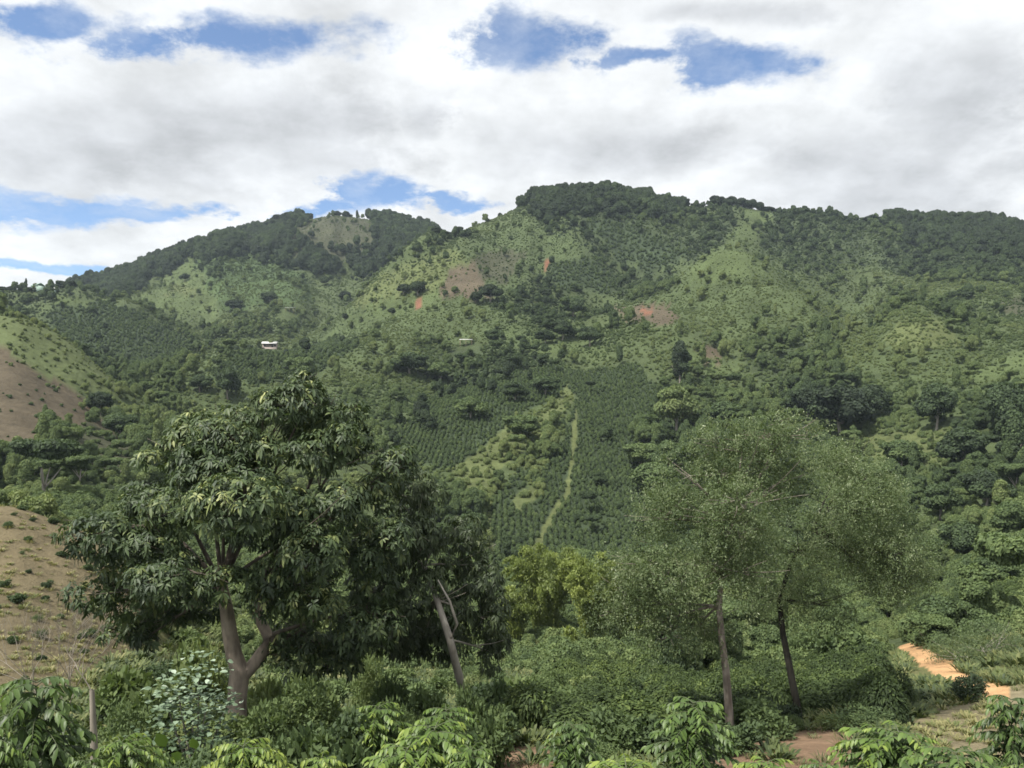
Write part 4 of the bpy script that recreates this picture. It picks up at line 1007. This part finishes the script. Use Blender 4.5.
while q < 170:
    y = math.exp(rs.uniform(math.log(16), math.log(62))); u = rs.uniform(-10, 900 if y > 26 else 870); x = (u - U0) / F * y; g = ground_z(x, y); v = V0 - g / y * F
    i, j = gidx(u, y); cl = CLS[int(round(float(j))), int(round(float(i)))]
    if cl != 'lush' or (u > 500 and inpoly(np.array([u]), np.array([v]), FIELD)[0]) or (u < 150 and y > 21) or (y < 25 and (470 < u < 575 or 675 < u < 880)) or hides_track(u, y, g, 1.6, 1.0): continue
    wd = rs.uniform(.7, 1.7) * (1 if y < 30 else 1.35); ti = float(np.clip(rs.normal(.5, .14), .15, .9)); tn_ = tone(ti)
    at = 'among the near coffee bushes' if y < 20 else ('under the big shade tree' if u < 420 else ('below the bamboo' if u < 640 else 'beside the dense coffee field'))
    place_shrub('soft_shrub', x, y, g - .05, wd * 1.2, wd * rs.uniform(.8, 1.25), ti, q % 5, f'{tn_} small-leaved shrub {at}', 'shrub', f'{tn_} small-leaved shrubs {at}', soft[q % 5]); q += 1
x, y = (990 - U0) / F * 54, 54.0; gz = ground_z(x, y)
tr = root('spreading_shrub', (x, y, gz), 'wide grey-green fine-twigged shrub overhanging the orange track', 'shrub')
L = px_lobes([(955,656,0,28,22),(985,648,.5,34,24),(1012,656,0,30,24),(985,668,-.3,36,16),(1005,640,.5,24,16)], y)
mb, P, k = fine_crown(81, L, 6500, .11, M_FEATHER, .40, 2); local(mb.mesh('foliage', M_FEATHER), 'foliage', tr)
mb = MB(); limbs(mb, [(x, y, gz - .1)], L, .05, 9, 6, .02); local(mb.mesh('stem', B_GREY), 'stem', tr)
x, y = (968 - U0) / F * 36, 36.0; gz = ground_z(x, y)
place_shrub('track_shrub', x, y, gz - .05, 1.7, max((V0 - 664) / F * y - gz, 1) * 1.15, .16, 1, 'dense dark shrub standing between two bends of the orange track', 'shrub', None, soft[1])

# seedlings on the bare slope
n = 0; rs = np.random.RandomState(9)
for yy_ in np.arange(29, 62, 2.1):
    for xx_ in np.arange(-46, -8, 2.0):
        x, y = xx_ + rs.uniform(-.5, .5), yy_ + rs.uniform(-.5, .5); u = x / y * F + U0
        if not -20 < u < 190 or rs.rand() < .22: continue
        i, j = gidx(u, y)
        if CLS[int(round(float(j))), int(round(float(i)))] != 'dry': continue
        z = ground_z(x, y); s = rs.uniform(.35, .8)
        place_shrub('coffee_seedling', x, y, z - .03, s * 1.1, s * .95, rs.uniform(.22, .42), int(rs.randint(5)), 'small dark coffee seedling planted on the bare dry slope', 'seedling', 'coffee seedlings on the bare dry slope', soft[int(rs.randint(5))]); n += 1
print('seedlings', n)

# grass and weeds that nobody could count
tufts = []
for k in range(4):
    rs = np.random.RandomState(500 + k); n = 46; an = rs.uniform(0, 6.28, n); rr = rs.uniform(0, .22, n)
    P = np.stack([rr * np.cos(an), rr * np.sin(an), np.full(n, -.02)], 1); D = np.stack([np.cos(an) * rs.uniform(.1, .8, n), np.sin(an) * rs.uniform(.1, .8, n), np.ones(n)], 1)
    mb = MB(); blades(mb, P, D, np.stack([np.cos(an), np.sin(an), np.zeros(n)], 1) + .1, rs.uniform(.18, .5, n), .022 if k < 2 else .06, rs.uniform(.1, .9, n), .5); tufts.append(mb.mesh('tuft', M_WEED))
NW = 26000; yw = np.exp(RS.uniform(math.log(9.5), math.log(95), NW)); uw = RS.uniform(-120, 1150, NW); xw = (uw - U0) / F * yw
zw = gsample(ZZ, uw, yw); fi, fj = gidx(uw, yw); cw = CLS[np.round(fj).astype(int), np.round(fi).astype(int)]
pr = np.select([cw == 'dry', cw == 'orange', cw == 'soil', cw == 'straw'], [.8, .0, .1, .32], .95) * np.where((yw < 21) & ((abs(uw - 522) < 46) | (abs(uw - 800) < 70)), .15, 1) * np.clip(fbm(xw / 2.2, yw / 2.2, 33, 3) * 2.4 - .55, 0, 1)
ok = (RS.rand(NW) < pr) & ((zw + .6) / yw > gsample(RMAX, uw, yw * .98) - .01); n = int(ok.sum())
s = RS.uniform(.7, 1.7, n) * np.clip(yw[ok] / 22, .8, 1.7) * np.where(cw[ok] == 'dry', .38, np.where(cw[ok] == 'straw', .55, 1))
tt = np.where(cw[ok] == 'straw', RS.uniform(.6, 1, n), np.where(cw[ok] == 'dry', RS.uniform(.6, 1, n), RS.uniform(.1, .6, n)))
ok &= ~np.array([bool(o_) and 860 < a_ < 1020 and hides_track(a_, b_, c_, .5, .3) for o_, a_, b_, c_ in zip(ok, uw, yw, zw)]); n = int(ok.sum()); s = RS.uniform(.7, 1.7, n) * np.clip(yw[ok] / 22, .8, 1.7) * np.where(cw[ok] == 'dry', .38, np.where(cw[ok] == 'straw', .55, 1))
tt = np.where(cw[ok] == 'straw', RS.uniform(.6, 1, n), np.where(cw[ok] == 'dry', RS.uniform(.6, 1, n), RS.uniform(.1, .6, n)))
scatter('grass', np.stack([xw, yw, zw], 1)[ok], np.stack([s, s, s * RS.uniform(.7, 1.2, n)], 1), RS.uniform(0, 6.28, n), RS.randint(0, 4, n), tt, proto_collection('tuft', tufts))

# ---------------------------------------------------------------- farm buildings
M_TIN = plain_mat('white_tin', (.46, .46, .44), .6, .12, 1.2); M_WALLP = plain_mat('pinkish_plaster', (.30, .25, .22), .9); M_WALLG = plain_mat('pale_green_plaster', (.38, .50, .42), .9)
M_DARKW = plain_mat('dark_opening', (.03, .028, .026), .8); M_WOOD = plain_mat('weathered_wood', (.16, .12, .085), .9); M_ROOFG = plain_mat('green_tin', (.24, .36, .29), .55, .15, 1.2)
def box(mb, x0, x1, y0, y1, z0, z1):
    V = [(x, y, z) for z in (z0, z1) for y in (y0, y1) for x in (x0, x1)]
    mb.add(V, None, [[0,2,3,1],[4,5,7,6],[0,1,5,4],[1,3,7,5],[3,2,6,7],[2,0,4,6]])
def part(name, mat, parent, *bx):
    mb = MB()
    for b in bx: box(mb, *b)
    return link(mb.mesh(name, mat), name, parent)
def gable(name, mat, parent, x0, x1, y0, y1, ze, zr, th=.12):
    mb = MB(); ym = (y0 + y1) / 2
    for a, b in ((y0, ym), (y1, ym)):
        V = [(x, yy, z + d) for d in (0, th) for (yy, z) in ((a, ze), (b, zr)) for x in (x0, x1)]
        mb.add(V, None, [[0,1,3,2],[4,6,7,5],[0,4,5,1],[1,5,7,3],[3,7,6,2],[2,6,4,0]])
    return link(mb.mesh(name, mat), name, parent)
def house(u, v, wpx, label, wallm, roofm, rz, depth=6.0, wall_h=2.5, rise=1.3, porch=True, y=None, sink=.4):
    if y is None: x, y, g = hit(u, v)
    else: x = (u - U0) / F * y; g = ground_z(x, y)
    wd = wpx / F * y / 2
    r = root('farmhouse', (x, y, g + .1), label, 'house', None, rz)
    part('wall', wallm, r, (-wd, wd, -depth / 2 + 1.4 * porch, depth / 2, -2.4, wall_h))
    gable('roof', roofm, r, -wd - .4, wd + .4, -depth / 2 - .5, depth / 2 + .5, wall_h - .1, wall_h + rise)
    yf = -depth / 2 + 1.4 * porch - .04
    part('door', M_DARKW, r, (wd * .28, wd * .28 + 1.0, yf, yf + .06, .1, 2.1))
    for a in (-.78, .68): part('window', M_DARKW, r, (wd * a - .1, wd * a + 1.0, yf, yf + .06, .9, 1.9))
    if porch:
        part('porch_floor', wallm, r, (-wd, wd, -depth / 2, -depth / 2 + 1.38, -2.4, .06))
        for a in (-1, -.33, .33, 1): part('post', M_WOOD, r, (wd * a * .96 - .07, wd * a * .96 + .07, -depth / 2 + .05, -depth / 2 + .2, .06, wall_h - .25))
    return r
house(270, 348, 14, 'lone pinkish farmhouse with a bright white tin roof on the scrubby hillside', M_WALLP, M_TIN, .06, 5.0, 2.5, 1.4)
house(38, 288, 9, 'pale green farmhouse on the low skyline ridge', M_WALLG, M_ROOFG, -.5, 6, 3.4, 1.8, False, 556)
house(55, 294, 6, 'small white tin-roofed house just below the pale green farmhouse', M_WALLG, M_TIN, -.3, 4, 2.0, 1.0, False, 548)
def shed(u, v, wpx, label):
    x, y, g = hit(u, v); wd = wpx / F * y / 2
    r = root('drying_shed', (x, y, g + .6), label, 'shed', None, .03)
    mb = MB(); V = [(xx, yy, z + d) for d in (0, .09) for yy, z in ((-2.2, 2.0), (2.2, 2.7)) for xx in (-wd, wd)]
    mb.add(V, None, [[0,1,3,2],[4,6,7,5],[0,4,5,1],[1,5,7,3],[3,7,6,2],[2,6,4,0]]); link(mb.mesh('roof', M_TIN), 'roof', r)
    for a in (-.9, 0, .9):
        for yy, z in ((-2.0, 2.03), (2.0, 2.66)): part('post', M_WOOD, r, (wd * a - .07, wd * a + .07, yy - .07, yy + .07, -2.6, z))
shed(466, 346, 13, 'low open shed with a thin white roof in the scrub above the shade tree')
shed(290, 312, 9, 'tiny pale-roofed shed below the wooded knoll')

# ---------------------------------------------------------------- sky, sun, view
SUN = Vector((-0.50, -0.42, 1.0)).normalized()
sl = bpy.data.lights.new('sun', 'SUN'); sl.energy = 5.0; sl.angle = math.radians(1.5); sl.color = (1.0, .95, .86)
so = bpy.data.objects.new('sun', sl); COL.objects.link(so); so.rotation_euler = SUN.to_track_quat('Z', 'Y').to_euler(); so.location = (0, 0, 50)
w = bpy.data.worlds.new('World'); SC.world = w; t = nodes(w)
d = N(t, 'ShaderNodeTexCoord').outputs['Generated']
sx = N(t, 'ShaderNodeSeparateXYZ', {0: d}).outputs
dy = M(t, 'MAXIMUM', sx[1], 0.03)
m_ = M(t, 'DIVIDE', sx[0], dy); n_ = M(t, 'DIVIDE', sx[2], dy)
den = M(t, 'ADD', M(t, 'MAXIMUM', sx[2], 0.0), 0.30)
pv = N(t, 'ShaderNodeCombineXYZ', {0: M(t, 'DIVIDE', sx[0], den), 1: M(t, 'DIVIDE', sx[1], den), 2: 0.0}).outputs[0]
def noise(scale, det, rough=.55, off=0.0):
    mp = N(t, 'ShaderNodeMapping', {0: pv, 1: (off, off * .7, 0)}).outputs[0]
    return N(t, 'ShaderNodeTexNoise', {'Vector': mp, 'Scale': scale, 'Detail': det, 'Roughness': rough}).outputs[0]
na, nb, nc, nd = noise(1.9, 9, .58), noise(4.5, 10, .66, 5.0), noise(1.3, 7, .55, 11.0), noise(9.0, 8, .65, 3.0)
wx = M(t, 'MULTIPLY', M(t, 'SUBTRACT', nb, .5), .42); wy = M(t, 'MULTIPLY', M(t, 'SUBTRACT', na, .5), .12)
mw_, nw_ = M(t, 'ADD', m_, wx), M(t, 'ADD', n_, wy)
def blob(u, v, ru, rv):
    a = M(t, 'DIVIDE', M(t, 'SUBTRACT', mw_, (u - U0) / F), ru / F); b = M(t, 'DIVIDE', M(t, 'SUBTRACT', nw_, (V0 - v) / F), rv / F)
    return M(t, 'SUBTRACT', 1.0, M(t, 'SQRT', M(t, 'ADD', M(t, 'MULTIPLY', a, a), M(t, 'MULTIPLY', b, b))))
def anyof(l):
    r = l[0]
    for x in l[1:]: r = M(t, 'MAXIMUM', r, x)
    return r
holes = anyof([blob(*b) for b in ((50, 207, 120, 17), (-60, 205, 120, 20), (362, 202, 60, 22), (150, 208, 70, 8), (20, 18, 110, 20), (205, 38, 170, 22), (530, 40, 66, 26), (728, 68, 90, 25), (650, 60, 70, 10), (300, 215, 70, 8), (440, 205, 60, 6), (60, 262, 130, 8))])
gap = N(t, 'ShaderNodeMapRange', {0: M(t, 'ADD', holes, M(t, 'ADD', M(t, 'MULTIPLY', M(t, 'SUBTRACT', nb, .5), 2.2), M(t, 'MULTIPLY', M(t, 'SUBTRACT', nd, .5), 2.0))), 1: -.22, 2: .5}, interpolation_type='SMOOTHSTEP').outputs[0]
veil = M(t, 'MULTIPLY', M(t, 'SUBTRACT', nb, .46), 1.6, clamp=True)
gap = M(t, 'MULTIPLY', gap, M(t, 'SUBTRACT', 1.0, veil), clamp=True)
grey = anyof([blob(*b) for b in ((190, 140, 190, 75), (60, 150, 120, 70), (290, 120, 120, 60), (420, 122, 60, 30), (880, 170, 190, 60), (640, 150, 200, 40), (960, 110, 90, 90), (330, 165, 120, 40), (720, 15, 120, 16), (800, 165, 90, 30))])
gsm = N(t, 'ShaderNodeMapRange', {0: M(t, 'ADD', grey, M(t, 'MULTIPLY', M(t, 'SUBTRACT', na, .5), 1.1)), 1: -.25, 2: .85}, interpolation_type='SMOOTHSTEP').outputs[0]
mo = N(t, 'ShaderNodeMapping', {0: pv, 1: (.06 + 3.5, .05 + 2.45, 0)}).outputs[0]; mp0 = N(t, 'ShaderNodeMapping', {0: pv, 1: (3.5, 2.45, 0)}).outputs[0]
n0 = N(t, 'ShaderNodeTexNoise', {'Vector': mp0, 'Scale': 3.2, 'Detail': 9.0, 'Roughness': .6}).outputs[0]; n9 = N(t, 'ShaderNodeTexNoise', {'Vector': mo, 'Scale': 3.2, 'Detail': 9.0, 'Roughness': .6}).outputs[0]
lit = M(t, 'MULTIPLY', M(t, 'SUBTRACT', n0, n9), .9)  # shifted noise puts lit and shaded cloud sides into the sky brightness
lum = M(t, 'ADD', M(t, 'SUBTRACT', 1.0, M(t, 'MULTIPLY', gsm, .23)), lit)
lum = M(t, 'MULTIPLY', lum, M(t, 'ADD', .84, M(t, 'MULTIPLY', nc, .36)))
lum = M(t, 'MULTIPLY', lum, M(t, 'ADD', .70, M(t, 'ADD', M(t, 'MULTIPLY', nb, .42), M(t, 'MULTIPLY', nd, .18))))
sd = N(t, 'ShaderNodeVectorMath', {0: d, 1: SUN}, operation='DOT_PRODUCT').outputs['Value']
lum = M(t, 'MULTIPLY', lum, M(t, 'ADD', 1.0, M(t, 'MULTIPLY', N(t, 'ShaderNodeMapRange', {0: sd, 1: .45, 2: 1.0}, interpolation_type='SMOOTHSTEP').outputs[0], 1.1)))
wcol = N(t, 'ShaderNodeMix', {0: gsm, 6: (.955, .98, 1.0, 1), 7: (.93, .96, 1.0, 1)}, data_type='RGBA').outputs[2]
cb = N(t, 'ShaderNodeBackground', {0: wcol, 1: M(t, 'MULTIPLY', lum, .63)}).outputs[0]
st = N(t, 'ShaderNodeTexSky', sky_type='NISHITA'); st.sun_disc = False
st.sun_elevation = math.asin(SUN.z); st.sun_rotation = math.atan2(SUN.x, SUN.y); st.altitude = 1500; st.air_density = 1.0; st.dust_density = .2; st.ozone_density = 3.0
sb = N(t, 'ShaderNodeBackground', {0: st.outputs[0], 1: .12}).outputs[0]
mx = N(t, 'ShaderNodeMixShader', {0: gap, 1: cb, 2: sb}).outputs[0]
N(t, 'ShaderNodeOutputWorld', {0: mx})
vs = SC.view_settings
SC.display_settings.display_device = 'sRGB'; vs.view_transform = 'Standard'; vs.look = 'None'; vs.exposure = 0.62; vs.gamma = 1.0
cy = SC.cycles; cy.max_bounces = 5; cy.diffuse_bounces = 4; cy.glossy_bounces = 2; cy.transmission_bounces = 3; cy.transparent_max_bounces = 4
cy.volume_bounces = 0; cy.use_denoising = True; cy.filter_width = 1.6; cy.caustics_reflective = cy.caustics_refractive = False

# ---------------------------------------------------------------- the air
mb = MB(); box(mb, -1500, 1500, -90, 1600, -60, 275)
mh = bpy.data.materials.new('air'); t = nodes(mh)
vp = N(t, 'ShaderNodeVolumePrincipled', {'Color': (.72, .86, 1.0, 1), 'Density': .00008, 'Anisotropy': .1})
N(t, 'ShaderNodeOutputMaterial', {1: vp.outputs[0]})
tag(link(mb.mesh('haze', mh), 'haze'), kind='stuff')
